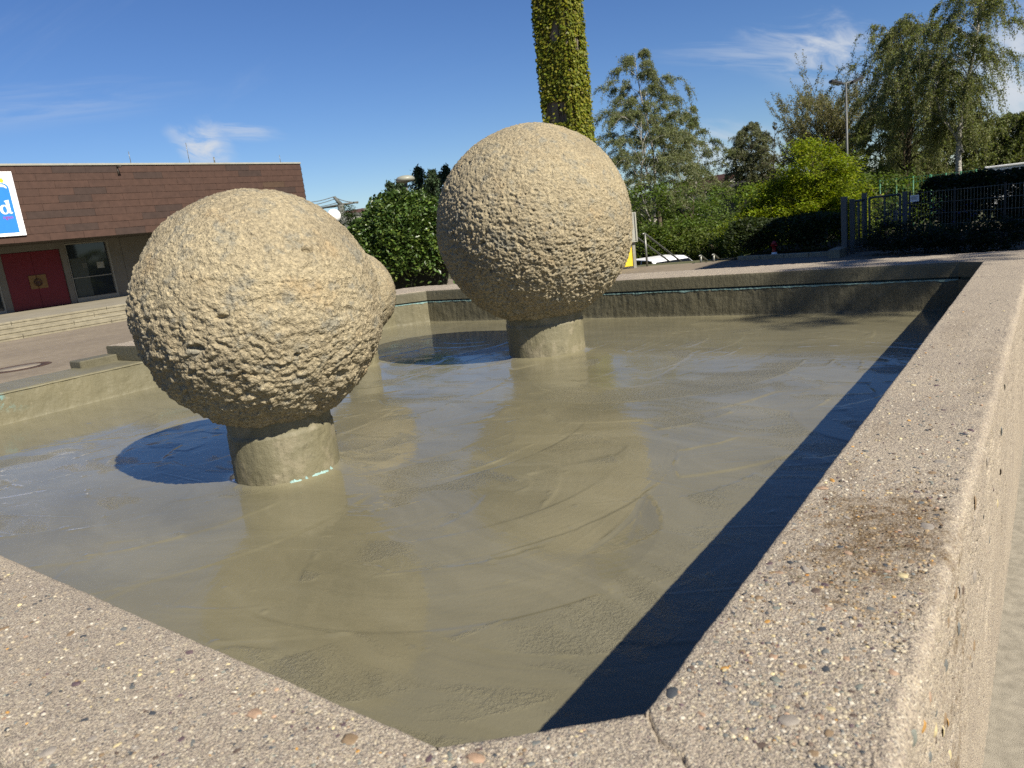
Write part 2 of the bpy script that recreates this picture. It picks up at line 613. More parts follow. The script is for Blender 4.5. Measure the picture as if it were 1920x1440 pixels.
def mat_stone(name):
    mt, b, out = new_mat(name)
    tc = b.n('ShaderNodeTexCoord').outputs['Object']
    n1 = b.noise(tc, 3.2, 6.0, 0.62)
    n2 = b.noise(tc, 13.0, 6.0, 0.66)
    n3 = b.noise(tc, 95.0, 4.0, 0.7)
    c = b.ramp(n1, [(0.28, (0.2234, 0.1888, 0.1247)), (0.45, (0.2947, 0.2485, 0.1608)), (0.6, (0.3239, 0.2751, 0.1773)), (0.78, (0.3433, 0.2783, 0.1673))])
    grey = b.math('MULTIPLY', b.smooth(n2, 0.50, 0.66), 0.75)
    c = b.mix(grey, c, (0.1879, 0.1823, 0.1477))
    och = b.math('MULTIPLY', b.smooth(b.noise(b.vmath('ADD', tc, (4.0, 2.0, 1.0)), 6.0, 5.0, 0.65), 0.55, 0.75), 0.45)
    c = b.mix(och, c, (0.3239, 0.2286, 0.1149))
    c = b.mix(1.0, c, b.ramp(n3, [(0.3, (0.62, 0.61, 0.60)), (0.5, (1.0, 1.0, 1.0)), (0.72, (1.35, 1.33, 1.28))]), 'MULTIPLY')
    vo = b.n('ShaderNodeTexVoronoi', {'Vector': tc, 'Scale': 130.0, 'Randomness': 1.0}).outputs['Distance']
    h = b.math('ADD', b.math('MULTIPLY', n3, 1.3), b.math('MULTIPLY', vo, -0.8))
    h = b.math('ADD', h, b.math('MULTIPLY', b.noise(tc, 240.0, 2.0, 0.6), 0.6))
    grain = b.noise(tc, 48.0, 5.0, 0.72)
    c = b.mix(1.0, c, b.ramp(grain, [(0.30, (0.68, 0.67, 0.65)), (0.5, (1.0, 1.0, 1.0)), (0.70, (1.28, 1.26, 1.22))]), 'MULTIPLY')
    h = b.math('ADD', h, b.math('MULTIPLY', grain, 2.4))
    surf(b, out, c, 0.9, h, 0.9, 0.0050, 0.2)
    return mt


def mat_leaf(name, translucency=0.35, gloss=0.4, rough=0.5):
    """Leaves: each carries its own tint; thin enough to let some sunlight through."""
    mt, b, out = new_mat(name)
    a = b.n('ShaderNodeAttribute', attribute_name='tint')
    p = b.n('ShaderNodeBsdfPrincipled', {'Base Color': a.outputs['Color'], 'Roughness': rough, 'Specular IOR Level': gloss})
    tr = b.n('ShaderNodeBsdfTranslucent', {'Color': b.mix(1.0, a.outputs['Color'], (1.15, 1.2, 0.5), 'MULTIPLY')})
    mx = b.n('ShaderNodeMixShader', {0: translucency, 1: p.outputs[0], 2: tr.outputs[0]})
    b.t.links.new(mx.outputs[0], out.inputs[0])
    return mt


def mat_birch_bark():
    mt, b, out = new_mat('birch_bark')
    pos = b.n('ShaderNodeNewGeometry').outputs['Position']
    n = b.noise(b.scaled(pos, (5.0, 5.0, 12.0)), 1.4, 5.0, 0.65)
    c = b.ramp(n, [(0.36, (0.05, 0.045, 0.04)), (0.45, (0.30, 0.28, 0.24)), (0.7, (0.44, 0.42, 0.37))])
    surf(b, out, c, 0.8, n, 0.3, 0.02)
    return mt


def mat_paving():
    """Brick-sized concrete pavers of the far square, worn to a blotchy pinkish grey."""
    mt, b, out = new_mat('plaza_paving')
    pos = b.n('ShaderNodeNewGeometry').outputs['Position']
    br = b.n('ShaderNodeTexBrick', {'Vector': pos, 'Scale': 1.0, 'Mortar Size': 0.004, 'Mortar Smooth': 0.4, 'Bias': 0.0,
                                    'Brick Width': 0.2, 'Row Height': 0.1, 'Color1': (0.168, 0.140, 0.100, 1), 'Color2': (0.196, 0.165, 0.120, 1), 'Mortar': (0.135, 0.113, 0.082, 1)})
    n = b.noise(b.scaled(pos, (0.5, 0.25, 1)), 1.2, 6.0, 0.65)
    c = b.mix(1.0, br.outputs[0], b.ramp(n, [(0.3, (0.84, 0.82, 0.82)), (0.7, (1.15, 1.13, 1.1))]), 'MULTIPLY')
    c = b.mix(1.0, c, b.ramp(b.noise(pos, 60.0, 3.0, 0.7), [(0.3, (0.85, 0.85, 0.85)), (0.7, (1.12, 1.12, 1.12))]), 'MULTIPLY')
    surf(b, out, c, 0.85, br.outputs[1], -0.15, 0.003)
    return mt


def mat_ground():
    mt, b, out = new_mat('open_ground')
    pos = b.n('ShaderNodeNewGeometry').outputs['Position']
    n = b.noise(pos, 0.35, 6.0, 0.6)
    c = b.ramp(n, [(0.35, (0.055, 0.075, 0.025)), (0.5, (0.085, 0.085, 0.04)), (0.65, (0.14, 0.115, 0.075))])
    surf(b, out, c, 0.95, b.noise(pos, 9.0, 5.0, 0.7), 0.6, 0.08)
    return mt


def mat_glass(name, tint=(0.02, 0.025, 0.03)):
    mt, b, out = new_mat(name)
    surf(b, out, tint, 0.04, None, spec=0.5)
    return mt


M_RIM = mat_aggregate('exposed_aggregate_concrete')
M_FLOOR = mat_screed('wet_screed', 1.0, 0.8, sweeps=True)
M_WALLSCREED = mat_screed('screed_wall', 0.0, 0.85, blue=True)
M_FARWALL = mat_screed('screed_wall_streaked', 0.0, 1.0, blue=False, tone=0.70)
M_LEDGE = mat_screed('screed_ledge', 0.0, 0.6, tone=0.95)
M_STONE = mat_stone('rough_hewn_stone')
M_BLUE = simple('pool_blue_paint', (0.16, 0.40, 0.46), 0.5, 0.35, 18.0)
M_BLUELIP = simple('pale_blue_joint_edge', (0.33, 0.53, 0.56), 0.6, 0.3, 25.0)
M_SEAL = simple('dark_joint_backing', (0.025, 0.075, 0.09), 0.6, 0.3, 20.0)
M_PAVING = mat_paving()
M_GROUND = mat_ground()
M_BARK = simple('dark_bark', (0.10, 0.08, 0.06), 0.9, 0.35, 9.0, 0.2, bump=0.4)
M_TWIG = simple('olive_twig', (0.16, 0.14, 0.10), 0.85, 0.3, 9.0, 0.2)
M_BIRCH = mat_birch_bark()
M_LEAF = mat_leaf('soft_leaf', 0.45, 0.3, 0.55)
M_GLOSSLEAF = mat_leaf('glossy_leaf', 0.15, 0.45, 0.40)
M_NEEDLE = mat_leaf('dark_needle', 0.1, 0.25, 0.6)
M_GALV = simple('galvanised_steel', (0.30, 0.31, 0.31), 0.45, 0.15, 12.0, 0.5, 0.6)
M_GREYPAINT = simple('grey_painted_steel', (0.16, 0.17, 0.185), 0.5, 0.12, 10.0)
M_WHITE = simple('white_paint', (0.78, 0.78, 0.75), 0.45, 0.06, 5.0)
M_CREAM = simple('cream_render', (0.55, 0.50, 0.42), 0.85, 0.1, 3.0)
M_CONC = simple('pale_concrete', (0.40, 0.365, 0.30), 0.85, 0.22, 2.5, 0.2, bump=0.3)

# ------------------------------------------------------------------ ground
def build_ground():
    gz0, gz1 = -0.03, -1.68
    # outer sheet with a drop behind the square
    xs = [-1500, -300, -90, -45, -16.2, -6.8, 3, 30, 90, 300, 1500]
    ys = [-1500, -200, -40, 0, 18.9, 20.4, 24, 40, 60, 90, 200, 600, 2500]
    vs = []
    for x in xs:
        for y in ys:
            if y <= 18.9:
                z = gz0
            elif y <= 20.4:
                z = gz0 if (x >= -6.8) else gz1
            else:
                z = gz0 if (x >= -6.8 and y <= 24) else gz1
            if x <= -45:
                z = gz0
            if y > 45:
                z = min(z, -1.7) if x > -45 else z
            vs.append((x, y, z))
    o = obj_np('ground', vs, grid_faces(len(xs), len(ys)), M_GROUND)
    tag(o, 'open ground beyond the square', None, None, 'structure')
    pv = MB()
    pv.box((-60.0, -14.0, -0.2), (12.0, 19.05, 0.0))
    p = pv.build('plaza', M_PAVING)
    st = MB()
    st.box((-7.4, -0.9, -0.02), (1.1, 7.5, 0.005))
    tag(st.build('path', simple('plain_concrete_strip', (0.43, 0.40, 0.37), 0.9, 0.22, 26.0, 0.2, bump=0.5)), 'plain concrete strip round the basin', None, None, 'structure')
    tag(p, 'paved square of small worn pinkish grey pavers', None, None, 'structure')
    rd = MB()
    rd.box((-24.0, 20.8, -1.9), (6.0, 52.0, -1.66))
    r = rd.build('lower_road', simple('dusty_asphalt', (0.19, 0.165, 0.14), 0.9, 0.25, 0.8, 0.2, bump=0.3))
    tag(r, 'dusty lower road behind the square', None, None, 'structure')
    bk = MB()
    bk.box((-6.9, 19.1, -0.2), (12.0, 23.4, 0.004))
    tag(bk.build('planting_bed', simple('bed_soil', (0.05, 0.04, 0.03), 0.95, 0.4, 5.0, 0.1, bump=0.6)), 'bare soil of the shaded planting bed', None, None, 'structure')


build_ground()

# ------------------------------------------------------------------ fountain basin
U = 0.6
RIM_Z = 1.0
FLOOR_Z = 0.656
WALLTOP_Z = 0.876
CAPBOT_Z = 0.896
INNER = [(-0.389, 0.697), (-0.389, 5.775), (-0.535, 5.862), (-5.47, 5.862), (-5.73, 5.60), (-5.73, 0.80), (-5.47, 0.532), (-0.580, 0.532)]
OUTER = [(-0.114, 0.37), (-0.114, 6.36), (-0.17, 6.42), (-6.05, 6.42), (-6.30, 6.17), (-6.30, 0.50), (-6.05, 0.24), (-0.25, 0.24)]
CAP_END_Y = 2.84


def basin():
    root = empty('fountain_basin', (0, 0, 0), 'large square concrete fountain basin with pebbly rim and fresh grey screed floor', 'fountain basin')

    def cap_patch(i, j, steps, across, y_clip=None):
        a0, a1 = np.array(INNER[i]), np.array(INNER[j])
        b0, b1 = np.array(OUTER[i]), np.array(OUTER[j])
        if y_clip is not None:
            # shorten the left side where the cap is missing
            t0 = (y_clip - a0[1]) / (a1[1] - a0[1])
            a1 = a0 + (a1 - a0) * t0
            t1 = (y_clip - b0[1]) / (b1[1] - b0[1])
            b1 = b0 + (b1 - b0) * t1
        t = np.asarray(steps)
        # cross-section: (u across 0..1, dz, offset towards inside(-)/outside(+))
        sec = []
        for z in np.linspace(0, 1, max(6, across // 10))[:-1]:
            sec.append((0.0, -0.104 + 0.098 * z, -0.006 * (1 - z), 0))
        r = 0.008
        for k in range(1, 4):
            an = math.pi / 2 * k / 4
            sec.append((0.0, -r + r * math.sin(an), r * (1 - math.cos(an)), 1))
        dd_ = (a1 - a0) / np.linalg.norm(a1 - a0)
        W = abs(float(np.dot(b0 - a0, np.array([dd_[1], -dd_[0]]))))
        us = np.linspace(0.03, 1.0 - 0.026 / W, across)
        for u in us:
            sec.append((u, 0.0, 0.0, 2))
        r2 = 0.022
        for k in range(0, 6):
            an = math.pi / 2 * k / 5
            sec.append((1.0, -r2 + r2 * math.cos(an), -r2 + r2 * math.sin(an), 3))
        dz_out = [-0.03, -0.045] + list(np.linspace(-0.05, -0.5, 80 if across > 60 else 10)) + [-0.7, -1.0]
        for z in dz_out:
            sec.append((1.0, z, 0.0, 4))
        nv = len(sec)
        P = np.zeros((len(t), nv, 3))
        Nn = np.zeros((len(t), nv, 3))
        d = (a1 - a0) / np.linalg.norm(a1 - a0)
        nrm_out = np.array([d[1], -d[0]])
        if np.dot(nrm_out, (b0 + b1) / 2 - (a0 + a1) / 2) < 0:
            nrm_out = -nrm_out
        for v, (u, dz, off, kind) in enumerate(sec):
            A = a0[None, :] + (a1 - a0)[None, :] * t[:, None]
            B = b0[None, :] + (b1 - b0)[None, :] * t[:, None]
            q = A + (B - A) * u + nrm_out[None, :] * off
            P[:, v, :2] = q
            P[:, v, 2] = RIM_Z + dz
            if kind == 0:
                Nn[:, v, :2] = -nrm_out
            elif kind == 1:
                Nn[:, v, :2] = -nrm_out * 0.7; Nn[:, v, 2] = 0.7
            elif kind == 2:
                Nn[:, v, 2] = 1
            elif kind == 3:
                an = min(1.0, max(0.0, (dz + r2) / r2))
                Nn[:, v, :2] = nrm_out * math.sqrt(1 - an * an); Nn[:, v, 2] = an
            else:
                Nn[:, v, :2] = nrm_out
        kinds = np.array([s[3] for s in sec])
        flat = P.reshape(-1, 3)
        kk = np.tile(kinds, len(t))
        big = fbm(flat * 9.0, 3, 3) * 0.0022
        mid = fbm(flat * 55.0, 3, 11) * 0.0013
        fine = perlin(flat * 190.0, 5) * 0.0006
        # chipped outer edge
        sid = np.tile(np.arange(nv), len(t))
        first4 = int(np.argmax(kinds == 4))
        e = np.where(kk == 3, 0.9, np.where(kk == 4, np.clip(0.75 - 0.2 * (sid - first4), 0.12, 1), 0.0))
        dist_e = np.tile(np.array([max(0.0, (1 - s_[0]) * W - 0.022) if s_[3] == 2 else 9.0 for s_ in sec]), len(t))
        e = np.where(kk == 2, 0.9 * np.exp(-dist_e / 0.010), e)
        w1, _ = worley(flat * 28.0, 9)
        chip = -np.clip(0.55 - w1, 0, 1) * 0.012 * e + fbm(flat * 24, 3, 21) * 0.005 * e
        pits = -np.clip(perlin(flat * 75.0, 31) - 0.38, 0, 1) * 0.012 * ((kk >= 2) & (kk < 4))
        wp1, _ = worley(flat * np.array([42.0, 42.0, 60.0]) + fbm(flat * 30, 2, 35)[:, None] * 0.6, 37)
        pits = pits - np.where(kk == 4, 0.011 * sstep(-wp1, -0.30, -0.12) * (perlin(flat * 6.0, 39) > -0.05), 0.0)
        wp2, _ = worley(flat * np.array([7.5, 7.5, 24.0]) + fbm(flat * 22, 3, 55)[:, None] * 0.5, 57)
        pits = pits - np.where(kk == 4, 0.020 * sstep(-wp2, -0.30, -0.16) * sstep(perlin(flat * 4.0, 59), -0.15, -0.05), 0.0)
        pits = pits + np.where(kk == 4, 0.0035 * fbm(flat * 45, 4, 36, 0.62), 0.0)
        disp = big + mid + fine + chip + pits
        # fine crack at the near right corner
        for (p, q) in (((-0.382, 0.697), (-0.352, 0.662)), ((-0.352, 0.662), (-0.318, 0.650)), ((-0.318, 0.650), (-0.29, 0.615))):
            p, q = np.array(p), np.array(q)
            pa = flat[:, :2] - p
            s = np.clip((pa @ (q - p)) / ((q - p) @ (q - p)), 0, 1)
            dd = np.linalg.norm(pa - s[:, None] * (q - p), axis=1) + perlin(flat * 120, 77) * 0.002
            disp -= 0.006 * (1 - sstep(dd, 0.0006, 0.0030)) * (kk == 2)
        flat = flat + Nn.reshape(-1, 3) * disp[:, None]
        f = grid_faces(len(t), nv)
        # orient outward: test the normal of a top face
        return flat, f, np.tile(np.arange(nv - 1), len(t) - 1) < int((kinds == 0).sum())

    def prog(n0, d0, L, k, smin):
        out = [0.0]
        while out[-1] < L:
            out.append(out[-1] + max(smin, k * (d0 + out[-1])))
        a = np.array(out)
        return a / a[-1]

    parts = []
    parts.append(cap_patch(0, 1, prog(0, 0.75, 5.08, 0.0046, 0.0032), 76))
    s = prog(0, 0.75, 4.9, 0.0046, 0.0032)
    parts.append(cap_patch(7, 6, s, 76))
    parts.append(cap_patch(7, 0, np.linspace(0, 1, 80), 84))
    parts.append(cap_patch(1, 2, np.linspace(0, 1, 14), 26))
    parts.append(cap_patch(2, 3, np.linspace(0, 1, 330), 26))
    parts.append(cap_patch(3, 4, np.linspace(0, 1, 24), 26))
    parts.append(cap_patch(4, 5, np.linspace(0, 1, 150), 24, CAP_END_Y))
    parts.append(cap_patch(5, 6, np.linspace(0, 1, 10), 20))
    vs, fs, off = [], [], 0
    coat = []
    for i, (p, f, inner_face) in enumerate(parts):
        coat.append(inner_face & (i not in (0, 1, 2)))
        # flip by sign of the first top face normal
        c = f[:, :]
        a, b_, d_ = p[c[:, 0]], p[c[:, 1]], p[c[:, 3]]
        nz = np.cross(b_ - a, d_ - a)[:, 2].sum()
        if nz < 0:
            f = f[:, ::-1]
        vs.append(p); fs.append(f + off); off += len(p)
    rim = obj_np('rim', np.concatenate(vs), np.concatenate(fs), M_RIM, root, True)
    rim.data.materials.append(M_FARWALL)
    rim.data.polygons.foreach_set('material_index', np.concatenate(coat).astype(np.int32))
    # the end of the cap on the left side, where the rim stops in a step
    eb = MB()
    eb.box((-6.30, CAP_END_Y - 0.004, 0.88), (-5.745, CAP_END_Y + 0.02, 0.996), 0.004)
    eb.build('rim_end', M_FARWALL, root)
    st = MB()
    st.box((-6.32, CAP_END_Y - 0.30, 0.85), (-6.13, CAP_END_Y - 0.006, 0.935), 0.008)
    st.build('rim_step', M_FARWALL, root)

    # ---- base wall with a trowelled inner face
    def wall_patch(i, j, n, seed, lip=0.010):
        a0, a1 = np.array(INNER[i]), np.array(INNER[j])
        b0, b1 = np.array(OUTER[i]), np.array(OUTER[j])
        d = (a1 - a0) / np.linalg.norm(a1 - a0)
        no = np.array([d[1], -d[0]])
        if np.dot(no, (b0 + b1) / 2 - (a0 + a1) / 2) < 0:
            no = -no
        t = np.linspace(0, 1, n)
        zs = np.linspace(FLOOR_Z - 0.02, WALLTOP_Z, 34)
        pts = []
        for z in zs:
            q = a0[None] + (a1 - a0)[None] * t[:, None]
            pts.append(np.concatenate([q, np.full((n, 1), z)], 1))
        P = np.stack(pts, 1)                       # n, nz, 3
        # lip on the top, then outwards across the wall
        wid = np.linalg.norm((b0 + b1) / 2 - (a0 + a1) / 2)
        extra = []
        for off in (0.004, 0.014, 0.03):
            q = a0[None] + (a1 - a0)[None] * t[:, None] + no[None] * off
            extra.append(np.concatenate([q, np.full((n, 1), WALLTOP_Z + 0.002)], 1))
        P = np.concatenate([P, np.stack(extra, 1)], 1)
        flat = P.reshape(-1, 3)
        nv = P.shape[1]
        row = np.tile(np.arange(nv), n)
        st = flat * np.array([22.0, 22.0, 3.5])
        dis = fbm(st, 3, seed) * 0.0035 + fbm(flat * 9, 3, seed + 4) * 0.005 + fbm(flat * 60, 2, seed + 8) * 0.0012
        foot = np.exp(-np.clip(flat[:, 2] - FLOOR_Z, 0, 1) / 0.012) * (0.008 + 0.006 * perlin(flat * 30, seed + 2))
        # coving at the floor
        dis = dis + foot
        mask = row < 34
        flat[mask, :2] -= no[None] * dis[mask, None]
        up = (row >= 33)
        flat[up, 2] += perlin(flat[up] * 40, seed + 6) * 0.003
        f = grid_faces(n, nv)
        a, b_, d_ = flat[f[:, 0]], flat[f[:, 1]], flat[f[:, 3]]
        nn = np.cross(b_ - a, d_ - a)[:, :2].sum(0)
        if np.dot(nn, no) > 0:
            f = f[:, ::-1]
        return flat, f

    def join(ps):
        vs, fs, off = [], [], 0
        for p, f in ps:
            vs.append(p); fs.append(f + off); off += len(p)
        return np.concatenate(vs), np.concatenate(fs)

    v, f = join([wall_patch(1, 2, 20, 40), wall_patch(2, 3, 620, 41), wall_patch(0, 1, 160, 44), wall_patch(7, 6, 160, 45), wall_patch(0, 7, 30, 46)])
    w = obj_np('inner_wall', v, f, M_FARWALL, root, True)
    v, f = join([wall_patch(3, 4, 40, 42), wall_patch(4, 5, 420, 43), wall_patch(5, 6, 30, 47)])
    w2 = obj_np('inner_wall', v, f, M_WALLSCREED, root, True)
    tag(w2, 'sunlit side of the inner wall with flakes of light blue paint')

    # ---- open joint below the cap, with the old pool paint showing
    back, lip = MB(), MB()
    for i, j in ((0, 1), (1, 2), (2, 3), (3, 4), (4, 5), (5, 6), (6, 7), (7, 0)):
        a0, a1 = Vector((*INNER[i], 0)), Vector((*INNER[j], 0))
        if (i, j) == (4, 5):
            a1 = Vector((a0.x, CAP_END_Y, 0))
        b0 = Vector((*OUTER[i], 0))
        d = (a1 - a0).normalized()
        no = Vector((d.y, -d.x, 0))
        if no.dot(b0 - a0) < 0:
            no = -no
        p0, p1 = a0 + no * 0.016, a1 + no * 0.016
        back.add([(*p0.xy, WALLTOP_Z - 0.01), (*p1.xy, WALLTOP_Z - 0.01), (*p1.xy, CAPBOT_Z + 0.02), (*p0.xy, CAPBOT_Z + 0.02)], [(0, 1, 2, 3)])
    back.build('joint_backing', M_SEAL, root)
    # ragged pale blue edge on the lower lip
    rng = np.random.default_rng(3)
    for (i, j, n) in ((2, 3, 340), (3, 4, 28), (4, 5, 160)):
        a0, a1 = np.array(INNER[i]), np.array(INNER[j])
        if (i, j) == (4, 5):
            a1 = a0 + (a1 - a0) * (CAP_END_Y - a0[1]) / (a1[1] - a0[1])
        d = (a1 - a0) / np.linalg.norm(a1 - a0)
        no = np.array([d[1], -d[0]])
        if np.dot(no, np.array(OUTER[i]) - a0) < 0:
            no = -no
        vs, fs = [], []
        for k in range(n + 1):
            p = a0 + (a1 - a0) * k / n
            drop = rng.uniform(0.0, 0.005) + 0.008 * max(0.0, math.sin(k * 0.31) * math.sin(k * 0.117 + 1))
            pr = p - no * (rng.uniform(0.001, 0.004))
            vs += [(*pr, WALLTOP_Z - drop), (*pr, WALLTOP_Z + rng.uniform(0.003, 0.006)), (*(p + no * 0.014), WALLTOP_Z + 0.0045)]
            if k:
                b0 = (k - 1) * 3
                fs += [(b0, b0 + 3, b0 + 4, b0 + 1), (b0 + 1, b0 + 4, b0 + 5, b0 + 2)]
        lip.add(vs, fs)
    tag(lip.build('joint_lip', M_BLUELIP, root), kind='stuff')

    # ---- low ledge of the left side, without cap
    nx, ny = 40, 220
    X = np.linspace(-6.32, -5.725, nx)
    Y = np.linspace(0.2, CAP_END_Y + 0.03, ny)
    g = np.stack(np.meshgrid(X, Y, indexing='ij'), -1).reshape(-1, 2)
    z = 0.880 + 0.004 * fbm(np.concatenate([g * 6, np.zeros((len(g), 1))], 1), 3, 60) - 0.012 * sstep(g[:, 0], -5.76, -5.725)
    z -= 0.010 * sstep(-g[:, 0], 6.27, 6.32)
    obj_np('ledge', np.concatenate([g, z[:, None]], 1), grid_faces(nx, ny), M_LEDGE, root, True)
    ow = MB()
    ow.box((-6.315, 0.22, 0.0), (-6.26, CAP_END_Y + 0.04, 0.866))
    ow.build('outer_wall', M_RIM, root)

    # ---- screed floor, laid in overlapping trowel sweeps
    def spaced(a, b, near, h0, k):
        L = b - a
        out = [0.0]
        while out[-1] < L:
            out.append(out[-1] + h0 + k * out[-1])
        o = np.array(out)
        o = o / o[-1] * L
        return (b - o)[::-1] if near == 'b' else a + o
    X = spaced(-5.76, -0.36, 'b', 0.0048, 0.0023)
    Y = spaced(0.51, 5.89, 'a', 0.0048, 0.0023)
    gx, gy = np.meshgrid(X, Y, indexing='ij')
    h = np.zeros_like(gx)
    tone, gloss, sandy = np.full_like(gx, 0.5), np.full_like(gx, 0.4), np.full_like(gx, 0.3)
    rng = np.random.default_rng(12)
    n1 = rng.normal(size=(400, 64))
    for k in range(430):
        th = rng.uniform(0, 2 * math.pi)
        r = rng.uniform(0.28, 1.0)
        w = rng.uniform(0.10, 0.20)
        cx, cy = rng.uniform(-5.9, -0.3), rng.uniform(0.3, 6.0)
        if k > 250:                       # the last sweeps are seen best: more of them near the viewer
            cx, cy = rng.uniform(-4.0, -0.2), rng.uniform(0.3, 4.2)
        mid_a = rng.normal(-0.6, 0.9)
        half = rng.uniform(0.35, 1.0)
        x0, x1 = np.searchsorted(X, [cx - r - w, cx + r + w])
        y0, y1 = np.searchsorted(Y, [cy - r - w, cy + r + w])
        if x1 - x0 < 3 or y1 - y0 < 3:
            continue
        sx, sy = gx[x0:x1, y0:y1] - cx, gy[x0:x1, y0:y1] - cy
        rho = np.hypot(sx, sy)
        ang = np.arctan2(sy, sx) - mid_a
        ang = (ang + math.pi) % (2 * math.pi) - math.pi
        s = (rho - r) / w
        q = ang / half
        ins = (np.abs(s) < 1.1) & (np.abs(q) < 1.0)
        if not ins.any():
            continue
        wt = sstep(1.0 - np.abs(s), 0.0, 0.10) * sstep(1.0 - np.abs(q), 0.0, 0.18)
        tilt = rng.uniform(-0.0021, 0.0021)
        comb = np.interp((s * 0.5 + 0.5) * 63, np.arange(64), n1[k % 400]) * 0.00010
        side = rng.choice([-1.0, 1.0])
        brk = np.interp((q * 0.5 + 0.5) * 31, np.arange(64), np.clip(n1[(k * 7) % 400], 0, 2))
        ridge = 0.0019 * np.exp(-((s * side - 0.95) / 0.045) ** 2) * brk * (np.abs(q) < 0.95)
        new = tilt * s + comb + rng.uniform(-0.0004, 0.0004)
        fade = wt * np.clip(0.35 + 0.65 * (s * side * 0.5 + 0.5), 0, 1) * rng.uniform(0.5, 1.0)
        for arr, val in ((tone, rng.normal(0.5, 0.034) + comb * 90), (gloss, rng.random()), (sandy, rng.random() ** 1.3)):
            arr[x0:x1, y0:y1] = arr[x0:x1, y0:y1] * (1 - fade) + val * fade
        h[x0:x1, y0:y1] = h[x0:x1, y0:y1] * (1 - wt) + new * wt + ridge
    # scattered crumbs, drips and long scratches
    for k in range(260):
        cx, cy = rng.uniform(-4.5, -0.4), rng.uniform(0.6, 4.5)
        rr = rng.uniform(0.003, 0.008)
        x0, x1 = np.searchsorted(X, [cx - 4 * rr, cx + 4 * rr])
        y0, y1 = np.searchsorted(Y, [cy - 4 * rr, cy + 4 * rr])
        dd = ((gx[x0:x1, y0:y1] - cx) ** 2 + (gy[x0:x1, y0:y1] - cy) ** 2) / rr ** 2
        h[x0:x1, y0:y1] += rng.uniform(0.001, 0.0035) * np.exp(-dd)
    for k in range(46):
        cx, cy = rng.uniform(-4.5, -0.5), rng.uniform(0.6, 4.8)
        a = rng.normal(0.55, 0.5)
        L = rng.uniform(0.1, 0.5)
        bend = rng.uniform(-0.3, 0.3)
        x0, x1 = np.searchsorted(X, [cx - L, cx + L])
        y0, y1 = np.searchsorted(Y, [cy - L, cy + L])
        sx, sy = gx[x0:x1, y0:y1] - cx, gy[x0:x1, y0:y1] - cy
        tt = sx * math.cos(a) + sy * math.sin(a)
        nn = -sx * math.sin(a) + sy * math.cos(a) - bend * tt * tt
        on = sstep(1 - np.abs(tt) / (L * 0.5), 0, 0.2)
        h[x0:x1, y0:y1] += on * (0.0011 * np.exp(-(nn / 0.004) ** 2) - 0.0006 * np.exp(-((nn - 0.007) / 0.005) ** 2))
    pts = np.stack([gx.ravel(), gy.ravel(), np.zeros(gx.size)], 1)
    h = h + (fbm(pts * 1.3, 2, 81) * 0.0022).reshape(h.shape)
    # fillets of slurry round the pedestals and along the walls
    for (cx, cy, r) in PEDESTALS:
        dd = np.hypot(gx - cx, gy - cy) - r
        h += 0.018 * np.exp(-np.clip(dd, 0, 1) / 0.02) + 0.004 * np.exp(-np.clip(dd, 0, 1) / 0.09)
    h += 0.006 * np.exp(-(gx + 5.73) / 0.05) + 0.006 * np.exp(-(5.862 - gy) / 0.05)
    pts[:, 2] = FLOOR_Z + h.ravel()
    att = np.stack([np.clip(tone, 0.3, 0.7).ravel(), np.clip(gloss, 0, 1).ravel(), np.clip(sandy, 0, 1).ravel()], 1)
    obj_np('floor', pts, grid_faces(len(X), len(Y)), M_FLOOR, root, True, att)

    # ---- pebbles of the aggregate, standing a little proud of the rim
    def rim_spot(rng):
        """A random point on the nearer rim tops, denser close to the viewer."""
        while True:
            if rng.random() < 0.6:
                y = 0.66 + rng.exponential(0.62)
                x = rng.uniform(-0.374, -0.142)
                if y > 5.5 or (y < 0.70 and x > -0.25 + (0.37 - y)):
                    continue
                if y < 0.70 and x < -0.389 + max(0.0, 0.0):
                    continue
                return x, y, math.hypot(x, y)
            x = -0.42 - rng.exponential(0.75)
            y = rng.uniform(0.26, 0.515)
            if x < -4.5:
                continue
            if x > -0.58:
                lim = 0.532 + (x + 0.58) * (0.165 / 0.191)
                y = rng.uniform(0.40, min(lim - 0.018, 0.69))
            return x, y, math.hypot(x, y)

    cols = [((0.050, 0.056, 0.062), 4), ((0.13, 0.135, 0.125), 6), ((0.11, 0.08, 0.06), 3.5), ((0.10, 0.068, 0.072), 3.5), ((0.22, 0.155, 0.09), 4),
            ((0.42, 0.23, 0.06), 1.0), ((0.48, 0.40, 0.22), 3.5), ((0.17, 0.18, 0.15), 4), ((0.34, 0.23, 0.15), 2.5), ((0.26, 0.23, 0.19), 6)]
    mats = [simple('pebble_stone', c, 0.62, 0.22, 120.0, 0.35, bump=0.2, wb=(0.85, 0.85, 0.85)) for c, _ in cols]
    wts = np.array([w for _, w in cols]); wts = wts / wts.sum()
    t = (1 + 5 ** 0.5) / 2
    ico_v = np.array([(-1, t, 0), (1, t, 0), (-1, -t, 0), (1, -t, 0), (0, -1, t), (0, 1, t), (0, -1, -t), (0, 1, -t), (t, 0, -1), (t, 0, 1), (-t, 0, -1), (-t, 0, 1)], float)
    ico_v /= np.linalg.norm(ico_v[0])
    ico_f = np.array([(0, 11, 5), (0, 5, 1), (0, 1, 7), (0, 7, 10), (0, 10, 11), (1, 5, 9), (5, 11, 4), (11, 10, 2), (10, 7, 6), (7, 1, 8),
                      (3, 9, 4), (3, 4, 2), (3, 2, 6), (3, 6, 8), (3, 8, 9), (4, 9, 5), (2, 4, 11), (6, 2, 10), (8, 6, 7), (9, 8, 1)])
    dome_v, dome_f = subdivide(ico_v, ico_f)
    keep = (dome_v[dome_f].mean(1)[:, 2] > -0.1)
    dome_f = dome_f[keep]
